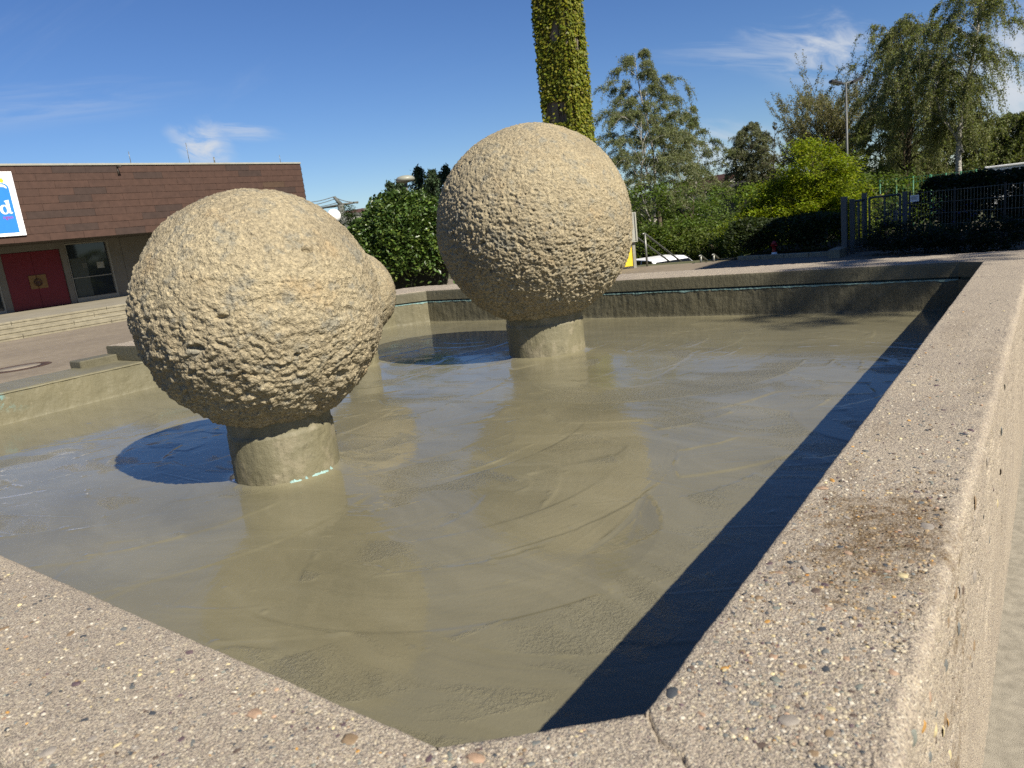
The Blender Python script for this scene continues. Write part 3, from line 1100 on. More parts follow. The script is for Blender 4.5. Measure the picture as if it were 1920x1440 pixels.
    used = np.unique(dome_f)
    remap = -np.ones(len(dome_v), int); remap[used] = np.arange(len(used))
    dome_v, dome_f = dome_v[used], remap[dome_f]
    meshes = []
    for mt in mats:
        q = dome_v * (1 + 0.10 * RNG.normal(size=(len(dome_v), 1)))
        meshes.append(mesh_np('pebble', q, dome_f, mt, True))
    rng = np.random.default_rng(5)
    spots = []
    tries = 0
    while len(spots) < 252 and tries < 60000:
        tries += 1
        x, y, d = rim_spot(rng)
        a = rng.uniform(0.0036, 0.0085) * (1.6 if rng.random() < 0.16 else 1.0)
        if a / d < 0.0034:
            continue
        if any((x - sx) ** 2 + (y - sy) ** 2 < (a + sa) ** 2 * 1.2 for sx, sy, sa in spots):
            continue
        spots.append((x, y, a))
    for x, y, a in spots:
        o = bpy.data.objects.new('pebble', meshes[rng.choice(len(meshes), p=wts)])
        o.location = (x, y, RIM_Z - 0.0006)
        o.scale = (a, a * rng.uniform(0.5, 0.9), a * rng.uniform(0.18, 0.34))
        o.rotation_euler = (rng.normal(0, 0.12), rng.normal(0, 0.12), rng.uniform(0, 6.28))
        link(o, rim)
    for k in range(46):
        y = 0.72 + rng.exponential(0.55)
        z = RIM_Z - rng.uniform(0.03, 0.42)
        a = rng.uniform(0.006, 0.014)
        o = bpy.data.objects.new('pebble', meshes[rng.choice(len(meshes), p=wts)])
        o.location = (-0.1145, y, z)
        o.scale = (a * rng.uniform(0.8, 1.3), a * rng.uniform(0.5, 0.9), a * 0.28)
        o.rotation_euler = (0, math.pi / 2, rng.normal(0, 0.3))
        link(o, rim)
    # thousands of smaller ones as one joined piece
    n = 4600
    P = np.array([rim_spot(rng) for _ in range(n)])
    a = rng.uniform(0.0012, 0.0034, n) * (1 + 0.25 * P[:, 2])
    ang = rng.uniform(0, 6.28, n)
    sy = rng.uniform(0.55, 1.0, n)
    vv = np.repeat(ico_v[None], n, 0) * np.stack([a, a * sy, a * rng.uniform(0.3, 0.6, n)], 1)[:, None, :]
    ca, sa = np.cos(ang)[:, None], np.sin(ang)[:, None]
    xx = vv[..., 0] * ca - vv[..., 1] * sa + P[:, 0, None]
    yy = vv[..., 0] * sa + vv[..., 1] * ca + P[:, 1, None]
    zz = vv[..., 2] + RIM_Z
    vs = np.stack([xx, yy, zz], -1).reshape(-1, 3)
    fs = (ico_f[None] + (np.arange(n) * 12)[:, None, None]).reshape(-1, 3)
    cc = np.array([c for c, _ in cols] + [(0.38, 0.33, 0.23), (0.43, 0.39, 0.31), (0.29, 0.24, 0.17)])
    pw = np.array(list(wts * 0.42) + [0.22, 0.16, 0.20]); pw /= pw.sum()
    ci = rng.choice(len(cc), size=n, p=pw)
    tint = np.repeat(cc[ci] * rng.uniform(0.75, 1.2, (n, 1)), 12, 0)
    gm, b, out = new_mat('grit')
    at_ = b.n('ShaderNodeAttribute', attribute_name='tint')
    surf(b, out, at_.outputs['Color'], 0.7)
    ins = np.hypot((P[:, 0] + 0.235) / 0.14, (P[:, 1] - 1.28) / 0.28) + rng.normal(0, 0.40, n) < 0.85
    tint *= np.repeat(np.where(ins[:, None], np.array([[0.70, 0.58, 0.44]]), 1.0), 12, 0)
    grit = obj_np('grit', vs, fs, gm, rim, False, tint)
    tag(grit, kind='stuff')
    return root


def subdivide(v, f):
    """One icosphere subdivision, vectorised."""
    e = np.concatenate([f[:, [0, 1]], f[:, [1, 2]], f[:, [2, 0]]])
    es = np.sort(e, 1)
    key = es[:, 0].astype(np.int64) * (len(v) + 1) + es[:, 1]
    uk, inv = np.unique(key, return_inverse=True)
    a, b = uk // (len(v) + 1), uk % (len(v) + 1)
    mid = v[a] + v[b]
    mid /= np.linalg.norm(mid, axis=1, keepdims=True)
    n = len(f)
    m0, m1, m2 = inv[:n] + len(v), inv[n:2 * n] + len(v), inv[2 * n:] + len(v)
    nf = np.concatenate([np.stack([f[:, 0], m0, m2], 1), np.stack([f[:, 1], m1, m0], 1), np.stack([f[:, 2], m2, m1], 1), np.stack([m0, m1, m2], 1)])
    return np.concatenate([v, mid]), nf


def icosphere(level):
    t = (1 + 5 ** 0.5) / 2
    v = np.array([(-1, t, 0), (1, t, 0), (-1, -t, 0), (1, -t, 0), (0, -1, t), (0, 1, t), (0, -1, -t), (0, 1, -t), (t, 0, -1), (t, 0, 1), (-t, 0, -1), (-t, 0, 1)], float)
    v /= np.linalg.norm(v[0])
    f = np.array([(0, 11, 5), (0, 5, 1), (0, 1, 7), (0, 7, 10), (0, 10, 11), (1, 5, 9), (5, 11, 4), (11, 10, 2), (10, 7, 6), (7, 1, 8),
                  (3, 9, 4), (3, 4, 2), (3, 2, 6), (3, 6, 8), (3, 8, 9), (4, 9, 5), (2, 4, 11), (6, 2, 10), (8, 6, 7), (9, 8, 1)])
    for _ in range(level):
        v, f = subdivide(v, f)
    return v, f


# ball: centre, radius, pedestal x, y, radius
BALLS = {
    'near': ((-2.671, 1.856, EYE - 0.231), 0.4935, (-2.680, 1.843), 0.216),
    'far': ((-2.961, 4.364, EYE - 0.032), 0.679, (-2.961, 4.364), 0.272),
    'hidden': ((-4.29, 3.772, EYE - 0.385), 0.334, (-4.30, 3.78), 0.125),
}
PEDESTALS = [(v[2][0], v[2][1], v[3]) for v in BALLS.values()]


def stone_ball(key, level, lump, amp, label, seed, smooth_dir, hollow=0.35):
    c, R, pc, pr = BALLS[key]
    root = empty('stone_ball_sculpture', (pc[0], pc[1], FLOOR_Z), label, 'sculpture', 'rough stone balls on pedestals in the basin')
    n, f = icosphere(level)
    p = n * R
    sq = p * np.array([1.0, 1.0, 1.35])
    warp = np.stack([fbm(p * 14, 2, seed + 1), fbm(p * 14 + 7, 2, seed + 2), fbm(p * 14 + 17, 2, seed + 3)], 1) * 0.030
    rough = sstep(-(n @ np.array(smooth_dir)), -0.85, 0.35)          # smoother, weathered crown
    rough = np.clip((0.28 + 0.30 * hollow) + (0.82 - 0.25 * hollow) * rough + 0.30 * fbm(p * 4.0, 3, seed + 40), 0.26, 1.15)
    d1, d2 = worley((sq + warp) * lump, seed)
    e1, e2 = worley((sq + warp * 0.6) * lump * 2.1 + 5, seed + 50)
    conv = 0.9 - np.clip(d1, 0, 1.1) ** 1.6                           # proud lumps with dark joints
    conc = np.clip(d1, 0, 1.0) ** 1.5 - 0.35                          # hollows struck with a point, sharp ridges between
    conc2 = np.clip(e1, 0, 1.0) ** 1.4 - 0.35
    split = sstep(fbm(p * 6.0, 3, seed + 45), -0.25, 0.25)
    base_ = conv * (1 - hollow) * split + conc * (hollow + (1 - hollow) * (1 - split) * 0.6)
    crease = np.minimum(d2 - d1, 0.12) / 0.12 - 0.8
    rid = 0.45 - np.abs(fbm((sq + warp) * lump * 0.75, 4, seed + 10, 0.58))
    big_ = 0.5 - np.abs(fbm((sq + warp * 1.5) * lump * 0.40, 3, seed + 12))
    disp = amp * rough * (0.95 * base_ + 0.40 * crease * (1 - hollow) + (0.30 + 0.35 * hollow) * conc2 + 0.75 * rid + 0.8 * big_)
    fine = fbm(p * lump * 2.7, 4, seed + 20, 0.6)
    disp += amp * (0.22 + 0.22 * rough) * fine
    disp += 0.012 * R * fbm(p * 2.6, 3, seed + 30)                    # the ball is not quite round
    # a few deep holes and long slits
    hole = perlin(p * np.array([lump * 0.42, lump * 0.42, lump * 1.1]), seed + 60)
    disp -= amp * 1.3 * sstep(hole, 0.42, 0.60) * (0.3 + 0.7 * rough)
    hole2 = perlin(p * lump * 0.9, seed + 70)
    disp -= amp * 1.2 * sstep(hole2, 0.46, 0.60)
    disp -= disp.mean()
    p = n * (R + disp[:, None])
    o = obj_np('stone_ball', p, f, M_STONE, root, True, loc=(c[0] - pc[0], c[1] - pc[1], c[2] - FLOOR_Z))
    # cylindrical pedestal with a plastered, slightly uneven face
    nt, nz = 150, 44
    top = c[2] - math.sqrt(max(R * R - pr * pr, 0)) + 0.05 - FLOOR_Z
    th = np.linspace(0, 2 * math.pi, nt + 1)[:-1]
    zz = np.linspace(-0.02, top, nz)
    T, Z = np.meshgrid(th, zz, indexing='ij')
    q = np.stack([np.cos(T) * pr, np.sin(T) * pr, Z], -1).reshape(-1, 3)
    dis = fbm(q * np.array([14, 14, 4]), 3, seed + 80) * 0.006 + fbm(q * 40, 4, seed + 81, 0.6) * 0.0045 * sstep(fbm(q * 5, 2, seed + 83), -0.2, 0.3)
    dis += 0.006 * sstep(q[:, 2] * 1.0, top - 0.10, top - 0.11)
    q[:, :2] *= (1 + dis / pr)[:, None]
    a = np.arange(nt)[:, None] * nz + np.arange(nz - 1)[None, :]
    a2 = ((np.arange(nt) + 1) % nt)[:, None] * nz + np.arange(nz - 1)[None, :]
    fs = np.stack([a, a2, a2 + 1, a + 1], -1).reshape(-1, 4)
    obj_np('pedestal', q, fs, M_PED, root, True)
    # torn blue paint left along the foot
    if key == 'near':
        rng = np.random.default_rng(2)
        mb = MB()
        view = math.atan2(-pc[1], -pc[0])
        for (c0, c1) in ((-0.02, 0.20), (0.26, 0.32), (0.40, 0.78), (0.84, 0.9)):
            m_ = max(4, int((c1 - c0) / 0.02))
            pts = []
            ws = [0.004 + 0.010 * max(0.0, math.sin(math.pi * q / m_)) * rng.uniform(0.3, 1.0) for q in range(m_ + 1)]
            for q in range(m_ + 1):
                t = view + c0 + (c1 - c0) * q / m_
                r0 = pr + 0.004 + rng.uniform(0, 0.002)
                pts.append((r0 * math.cos(t), r0 * math.sin(t), 0.014 + ws[q]))
            for q in range(m_ + 1):
                t = view + c0 + (c1 - c0) * q / m_
                r1 = pr + 0.012 + rng.uniform(0, 0.002)
                pts.append((r1 * math.cos(t), r1 * math.sin(t), 0.012))
            mb.add(pts, [(q, m_ + 1 + q, m_ + 2 + q, q + 1) for q in range(m_)])
        mb.build('paint_remnant', M_BLUELIP, root)
    return root


M_PED = mat_screed('screed_pedestal', 0.0, 0.9, tone=1.08)
basin()
stone_ball('near', 7, 17.0, 0.0175, 'rough stone ball on pedestal, nearest to viewer, in front of the brown building', 100, (0.35, 0.15, 0.92))
stone_ball('far', 7, 27.0, 0.0195, 'largest rough stone ball on a pedestal, below the ivy covered column', 200, (0.25, 0.1, 0.96), 0.75)
stone_ball('hidden', 5, 22.0, 0.012, 'smallest rough stone ball, mostly hidden behind the nearest ball', 300, (0.25, 0.1, 0.96))

# ------------------------------------------------------------------ brown community hall on the left
def hall():
    FX, WX, Y0, Y1 = -28.76, -31.58, 5.0, 23.49
    ZE, ZR = 2.885, 5.44
    root = empty('community_hall', (WX, 14.0, 0.48), 'flat roofed hall with brown tiled fascia and red double door', 'building')

    def part(mb, name, mat, parent=root):
        o = mb.build(name, mat, parent)
        if parent is root:
            local(root, o)
        return o
    tile_cols = [(0.103, 0.058, 0.047), (0.098, 0.056, 0.046), (0.074, 0.048, 0.043), (0.112, 0.070, 0.050)]
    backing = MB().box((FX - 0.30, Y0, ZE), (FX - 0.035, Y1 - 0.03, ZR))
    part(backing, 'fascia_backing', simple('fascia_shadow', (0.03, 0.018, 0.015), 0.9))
    rows, tw = 10, 1.16
    rh = (ZR - ZE) / rows
    meshes = []
    for c in tile_cols:
        mb = MB()
        t = 0.014
        # tile lifted at its lower edge so that it laps over the row below
        vs = [(-0.002, 0.004, 0), (t, 0.004, 0), (t, tw - 0.004, 0), (-0.002, tw - 0.004, 0),
              (-0.012, 0.003, rh), (0.003, 0.003, rh), (0.003, tw - 0.003, rh), (-0.012, tw - 0.003, rh)]
        mb.add(vs, [(0, 3, 2, 1), (4, 5, 6, 7), (0, 1, 5, 4), (1, 2, 6, 5), (2, 3, 7, 6), (3, 0, 4, 7)])
        meshes.append(mb.mesh('tile', simple('brown_tile', c, 0.75, 0.16, 5.0, 0.25, bump=0.1)))
    dark = {(9, 3), (9, 4), (8, 5), (9, 9), (8, 9), (6, 3), (5, 3), (3, 6), (3, 2), (3, 3), (2, 5), (1, 7), (1, 3), (0, 4), (5, 11), (7, 13), (2, 12)}
    ochre = {(6, 10), (4, 14)}
    rng = np.random.default_rng(21)
    for r in range(rows):
        y = Y0 - (0.58 if r % 2 else 0.0)
        k = 0
        while y < Y1 - 0.02:
            a, b = max(y, Y0), min(y + tw, Y1)
            if b - a > 0.1:
                mi = 2 if (r, k - 4) in dark else (3 if (r, k - 4) in ochre else int(rng.random() < 0.45))
                o = bpy.data.objects.new('tile', meshes[mi])
                o.location = (FX - 0.02 + rng.uniform(-0.002, 0.003), a, ZE + r * rh + rng.uniform(-0.003, 0.003))
                o.scale = (1.0, (b - a) / tw, 1.0)
                link(o, root)
                local(root, o)
            y += tw
            k += 1
    # tiled end face
    mb = MB()
    for r in range(rows):
        z = ZE + r * rh
        mb.add([(-45, Y1 - 0.03, z), (FX, Y1 + 0.02, z), (FX, Y1 - 0.01, z + rh), (-45, Y1 - 0.03, z + rh), (FX, Y1 - 0.03, z), (-45, Y1 - 0.05, z)],
               [(0, 1, 2, 3), (0, 5, 4, 1)])
    part(mb, 'fascia_end', meshes[0].materials[0])
    rim = MB().box((-45, Y0, ZR + 0.002), (FX + 0.03, Y1 + 0.02, ZR + 0.075), 0.008)
    part(rim, 'roof_edge', simple('pale_roof_trim', (0.50, 0.49, 0.46), 0.5, 0.1))
    part(MB().box((-45, Y0, ZE + 0.06), (FX - 0.31, Y1 - 0.06, ZR - 0.02)), 'roof', simple('roof_felt', (0.12, 0.115, 0.11), 0.9))
    soff = MB().box((WX - 0.02, Y0, ZE + 0.02), (FX - 0.04, Y1 - 0.05, ZE + 0.05))
    part(soff, 'soffit', simple('soffit_board', (0.10, 0.085, 0.075), 0.8))
    # wall strips round the openings
    wall = simple('grey_beige_wall', (0.24, 0.225, 0.215), 0.8, 0.1, 2.0)
    w = MB()
    w.box((WX - 0.2, 11.04, 2.66), (WX, 13.56, ZE + 0.018))
    w.box((WX - 0.2, 13.34, 0.48), (WX, 13.55, 2.659))
    w.box((WX - 0.2, 11.04, 0.48), (WX, 11.27, 2.659))
    w.box((WX - 0.2, 15.25, 0.48), (WX, 15.74, ZE + 0.018))
    w.box((WX - 0.2, 13.561, 2.84), (WX, 15.249, ZE + 0.018))
    part(w, 'wall', wall)
    p = MB()
    for k in range(6):
        p.box((WX - 0.2, 15.77 + k * 1.27, 0.48), (WX - 0.015, 15.77 + k * 1.27 + 1.25, ZE + 0.018), 0.006)
    for k in range(6):
        o = MB().box((WX - 0.2, 15.76 + k * 1.27, 0.48), (WX - 0.015, 15.76 + k * 1.27 + 1.25, ZE + 0.018), 0.006)
        part(o, 'wall_panel', wall)
    core = MB().box((-45, Y0, 0.2), (WX - 0.21, Y1 - 0.4, ZE + 0.05))
    part(core, 'core', simple('dark_interior', (0.02, 0.02, 0.02), 0.9))
    # red double door with a square brass plate round a ring handle
    red = simple('dark_red_door', (0.20, 0.006, 0.018), 0.5, 0.08, 2.0)
    for a, b in ((11.285, 12.293), (12.301, 13.325)):
        part(MB().box((WX - 0.09, a, 0.50), (WX - 0.04, b, 2.645), 0.004), 'door_leaf', red)
    brass = simple('ochre_plate', (0.30, 0.17, 0.06), 0.6, 0.15, 10.0)
    for a, b in ((12.03, 12.285), (12.31, 12.64)):
        part(MB().box((WX - 0.039, a, 1.24), (WX - 0.012, b, 1.755), 0.004), 'door_plate', brass)
    ring = MB()
    pts = [(WX + 0.012, 12.315 + 0.125 * math.cos(t), 1.47 + 0.125 * math.sin(t)) for t in np.linspace(0, 2 * math.pi, 25)]
    ring.tube(pts, 0.022, 6, False)
    ring.box((WX - 0.011, 12.25, 1.42), (WX + 0.005, 12.38, 1.52))
    part(ring, 'door_handle', simple('dark_bronze', (0.09, 0.03, 0.02), 0.5))
    # glazed entrance window
    fr = MB()
    Ya, Yb, Za, Zb = 13.565, 15.24, 0.49, 2.83
    fr.box((WX - 0.12, Ya, Zb - 0.05), (WX + 0.012, Yb, Zb))
    fr.box((WX - 0.12, Ya, Za), (WX + 0.03, Yb, Za + 0.07))
    fr.box((WX - 0.12, Ya, Za + 0.071), (WX + 0.015, Yb, Za + 0.18))
    fr.box((WX - 0.12, Yb - 0.07, Za + 0.181), (WX + 0.012, Yb, Zb - 0.051))
    fr.box((WX - 0.12, Ya, Za + 0.181), (WX + 0.005, Ya + 0.03, Zb - 0.051))
    fr.box((WX - 0.10, Ya + 0.031, 1.44), (WX - 0.055, Yb - 0.071, 1.475))
    wf = part(fr, 'window', simple('pale_window_frame', (0.36, 0.35, 0.34), 0.5, 0.08))
    MB().box((WX - 0.10, Ya + 0.031, Za + 0.181), (WX - 0.092, Yb - 0.071, Zb - 0.051)).build('pane', mat_glass('dark_glass'), wf)
    MB().box((WX - 0.088, Ya + 0.10, Za + 0.2), (WX - 0.084, Ya + 0.72, Zb - 0.6)).build('blind', simple('grey_green_blind', (0.075, 0.09, 0.085), 0.6), wf)
    MB().box((WX - 0.082, 14.66, 1.75), (WX - 0.079, 14.94, 2.0)).build('paper_notice', simple('paper', (0.42, 0.42, 0.40), 0.8), wf)
    MB().box((WX - 0.082, 14.10, 1.82), (WX - 0.079, 14.28, 2.02)).build('paper_notice', simple('paper', (0.16, 0.17, 0.165), 0.8), wf)
    for o in wf.children:
        pass
    # second window left of the door, mostly outside the frame
    fr = MB()
    fr.box((WX - 0.12, 9.2, 2.6), (WX, 11.03, 2.66))
    fr.box((WX - 0.12, 9.2, 0.48), (WX, 11.03, 0.6))
    fr.box((WX - 0.12, 10.97, 0.601), (WX, 11.03, 2.599))
    wf = part(fr, 'window', simple('pale_window_frame', (0.36, 0.35, 0.34), 0.5, 0.08))
    MB().box((WX - 0.10, 9.2, 0.601), (WX - 0.09, 10.969, 2.599)).build('pane', mat_glass('dark_glass'), wf)
    MB().box((WX - 0.08, 10.7, 1.35), (WX - 0.07, 10.96, 1.75)).build('red_poster', red, wf)
    # spout lamp below the roof edge and four aerial rods
    sp = MB()
    sp.tube([(FX + 0.03, 14.86, 5.37), (FX + 0.30, 14.86, 5.36)], 0.035, 8)
    sp.tube([(FX + 0.03, 14.86, 5.33), (FX + 0.03, 14.86, 5.10)], 0.03, 8)
    part(sp, 'spout', simple('spout_metal', (0.10, 0.08, 0.07), 0.5))
    for y, zt in ((15.65, 6.0), (18.13, 6.37), (19.29, 5.80), (22.7, 5.9)):
        part(MB().tube([(FX - 0.4, y, ZR + 0.07), (FX - 0.4, y, zt)], 0.012 if y != 19.29 else 0.03, 5), 'lightning_rod', M_GALV)
    return root


hall()


def sign():
    X = -28.70
    root = empty('sign_board', (X, 9.8, 3.12), 'white bordered blue advertising board with a white letter d on brown tiles', 'sign')
    def part(mb, name, mat):
        return local(root, mb.build(name, mat, root))
    part(MB().box((X - 0.03, 8.1, 3.12), (X, 11.21, 5.25), 0.004), 'board', simple('sign_white', (0.82, 0.82, 0.82), 0.4, 0.02))
    # blue field with a shouldered, rounded top
    pts = [(8.3, 3.23), (11.013, 3.23), (11.013, 4.70)]
    for k in range(9):
        a = math.pi / 2 * k / 8
        pts.append((10.84 + 0.173 * math.cos(a), 4.70 + 0.17 * math.sin(a)))
    pts += [(8.47, 4.87), (8.3, 4.70)]
    part(MB().prism([(X + 0.001, y, z) for y, z in pts], (0.006, 0, 0)), 'blue_field', simple('sign_blue', (0.025, 0.185, 0.72), 0.45, 0.03))
    # white arc under the top of the field
    arc = []
    for k in range(13):
        a = math.pi * 0.5 * k / 12
        arc.append((10.80 + 0.15 * math.cos(a), 4.70 + 0.13 * math.sin(a)))
    arc += [(10.60, 4.83), (10.60, 4.76)]
    for k in range(13):
        a = math.pi * 0.5 * (1 - k / 12)
        arc.append((10.80 + 0.115 * math.cos(a), 4.70 + 0.05 * math.sin(a)))
    part(MB().prism([(X + 0.008, y, z) for y, z in arc], (0.003, 0, 0)), 'white_arc', simple('sign_white', (0.82, 0.82, 0.82), 0.4, 0.02))
    # yellow emblem above the field
    em = [(10.84 + 0.065 * math.cos(t) * (1 + 0.15 * math.cos(5 * t)), 4.96 + 0.075 * math.sin(t) * (1 + 0.15 * math.cos(5 * t))) for t in np.linspace(0, 2 * math.pi, 31)[:-1]]
    part(MB().prism([(X + 0.001, y, z) for y, z in em], (0.006, 0, 0)), 'yellow_emblem', simple('sign_yellow', (0.80, 0.66, 0.03), 0.45, 0.05))
    # serif letter d: stem, top serif, foot and bowl
    white = simple('sign_white', (0.82, 0.82, 0.82), 0.4, 0.02)
    d = MB()
    x0, x1 = X + 0.0085, 0.004
    d.prism([(x0, 10.80, 3.90), (x0, 10.905, 3.86), (x0, 10.905, 4.32), (x0, 10.77, 4.29), (x0, 10.77, 4.255), (x0, 10.80, 4.25)], (x1, 0, 0))
    d.prism([(x0, 10.906, 3.86), (x0, 10.95, 3.885), (x0, 10.95, 3.91), (x0, 10.906, 3.915)], (x1, 0, 0))
    cy, cz = 10.72, 4.005
    ro, ri = (0.135, 0.155), (0.062, 0.115)
    out_ = [(cy + ro[0] * math.cos(t), cz + ro[1] * math.sin(t)) for t in np.linspace(0, 2 * math.pi, 33)]
    inn = [(cy + 0.012 + ri[0] * math.cos(t), cz + ri[1] * math.sin(t)) for t in np.linspace(0, 2 * math.pi, 33)]
    xb = x0 + 0.0005
    vs = [(xb, *p) for p in out_] + [(xb, *p) for p in inn] + [(xb + x1, *p) for p in out_] + [(xb + x1, *p) for p in inn]
    fs = []
    for k in range(32):
        fs += [(66 + k, 66 + k + 1, 99 + k + 1, 99 + k), (k, k + 1, 66 + k + 1, 66 + k), (33 + k + 1, 33 + k, 99 + k, 99 + k + 1)]
    d.add(vs, fs)
    part(d, 'letter_d', white)
    cu = bpy.data.curves.new('small_lettering', 'FONT')
    cu.body = 'ngen'
    cu.size = 0.165
    cu.extrude = 0.001
    cu.align_x = 'RIGHT'
    cu.materials.append(simple('sign_red', (0.62, 0.05, 0.07), 0.5, 0.05))
    o = bpy.data.objects.new('small_lettering', cu)
    cv_ = o
    o = bpy.data.objects.new('small_lettering', bpy.data.meshes.new_from_object(cv_))
    bpy.data.objects.remove(cv_)
    o.matrix_world = Matrix(((0, 0, 1, X + 0.010), (1, 0, 0, 10.93), (0, 1, 0, 3.70), (0, 0, 0, 1)))
    link(o, root)
    local(root, o)
    return root


sign()


def steps():
    root = empty('terrace_steps', (-24.6, 12.0, 0.0), 'wide pale concrete steps up to the hall terrace', 'steps')
    Y0, Y1, n = -4.0, 19.2, 4
    rng = np.random.default_rng(8)
    slabm = [simple('step_concrete', c, 0.88, 0.2, 5.0, 0.2, bump=0.4) for c in ((0.37, 0.335, 0.27), (0.40, 0.365, 0.30), (0.43, 0.40, 0.335))]
    part = lambda mb, name, mat: local(root, mb.build(name, mat, root))
    part(MB().box((-31.75, Y0, -0.05), (-24.99, Y1 + 6, 0.478)), 'terrace', simple('terrace_concrete', (0.36, 0.33, 0.285), 0.88, 0.15, 1.5, 0.2, bump=0.2))
    for k in range(n):
        y = Y0 - rng.uniform(0, 1.5)
        x0, x1 = -25.0 + 0.33 * k + 0.003, -24.64 + 0.33 * k
        z1 = 0.48 - 0.12 * k
        end = Y1 - (0 if k < 2 else 3.4 + 1.2 * (k == 3) * -1)
        while y < end:
            L = rng.uniform(2.2, 2.9)
            mb = MB()
            yb = min(y + L, end) - 0.008
            dz = rng.uniform(-0.003, 0.003)
            mb.box((x0 - 0.004, y + 0.008, z1 - 0.062), (x1, yb, z1 + dz), 0.008)
            mb.box((x0 - 0.03, y + 0.008, z1 - 0.165), (x1 - 0.018, yb, z1 - 0.063))
            part(mb, 'step_slab', slabm[rng.integers(0, 3)])
            y += L
    part(MB().box((-23.9, 14.2, -0.02), (-22.8, Y1 + 2, 0.05), 0.02), 'landing_slab', slabm[2])
    return root


steps()


def manhole():
    c = onplane(36, 690, 0.0)
    root = empty('manhole_cover', (c[0], c[1], 0.0), 'round manhole cover with pale centre set in the paved square', 'manhole cover')
    MB().lathe([(0.36, 0.0), (0.36, 0.012), (0.52, 0.012), (0.54, 0.004)], 40).build('ring', simple('rusty_iron', (0.10, 0.06, 0.05), 0.8, 0.3, 20.0, 0.3, bump=0.4), root)
    MB().lathe([(0.0, 0.014), (0.355, 0.014), (0.36, 0.004)], 40).build('lid', simple('concrete_infill', (0.34, 0.29, 0.25), 0.85, 0.15, 14.0), root)
    return root


def onplane(px, py, z):
    r = ray(px, py)
    k = (z - EYE) / r[2]
    return np.array([r[0] * k, r[1] * k, z])


manhole()


# ------------------------------------------------------------------ foliage
def leaf_quads(cent, size, rng, tint, flat=0.0, hang=0.0, aspect=0.6, tri=False):
    """Rhombic leaves at the given centres. flat pulls the blades towards level, hang lets tips point down."""
    n = len(cent)
    nrm = rng.normal(size=(n, 3))
    nrm[:, 2] = np.abs(nrm[:, 2]) + flat * 2
    nrm /= np.linalg.norm(nrm, axis=1, keepdims=True)
    a = rng.normal(size=(n, 3))
    a[:, 2] -= hang * 2
    a -= nrm * (a * nrm).sum(1, keepdims=True)
    a /= np.linalg.norm(a, axis=1, keepdims=True) + 1e-9
    b = np.cross(nrm, a)
    s = (np.asarray(size) * rng.uniform(0.65, 1.3, n))[:, None]
    if tri:
        v = np.stack([cent - a * s * 0.5, cent + b * s * aspect * 0.62 + a * s * 0.1, cent + a * s * 0.55 - b * s * aspect * 0.3], 1).reshape(-1, 3)
        return v, np.arange(n * 3).reshape(-1, 3), np.repeat(tint, 3, 0)
    v = np.stack([cent - a * s * 0.5, cent + b * s * aspect * 0.5 + nrm * s * 0.06, cent + a * s * 0.5, cent - b * s * aspect * 0.5 + nrm * s * 0.06], 1).reshape(-1, 3)
    f = np.arange(n * 4).reshape(-1, 4)
    return v, f, np.repeat(tint, 4, 0)


def tints(rng, n, base, spread=0.25, alt=None, altp=0.3):
    c = np.array(base)[None] * (1 + rng.normal(0, spread, (n, 1)))
    if alt is not None:
        m_ = rng.random(n) < altp
        c[m_] = np.array(alt)[None] * (1 + rng.normal(0, spread, (m_.sum(), 1)))
    return np.clip(c * rng.uniform(0.92, 1.08, (n, 3)), 0.004, 0.9)


def ellipsoid_points(rng, n, c, r, shell=0.55):
    d = rng.normal(size=(n, 3))
    d /= np.linalg.norm(d, axis=1, keepdims=True)
    k = shell + (1 - shell) * rng.random(n) ** 0.5
    return np.array(c) + d * k[:, None] * np.array(r)


def bez(p0, p1, p2, n):
    t = np.linspace(0, 1, n)[:, None]
    return (1 - t) ** 2 * p0 + 2 * t * (1 - t) * p1 + t * t * p2


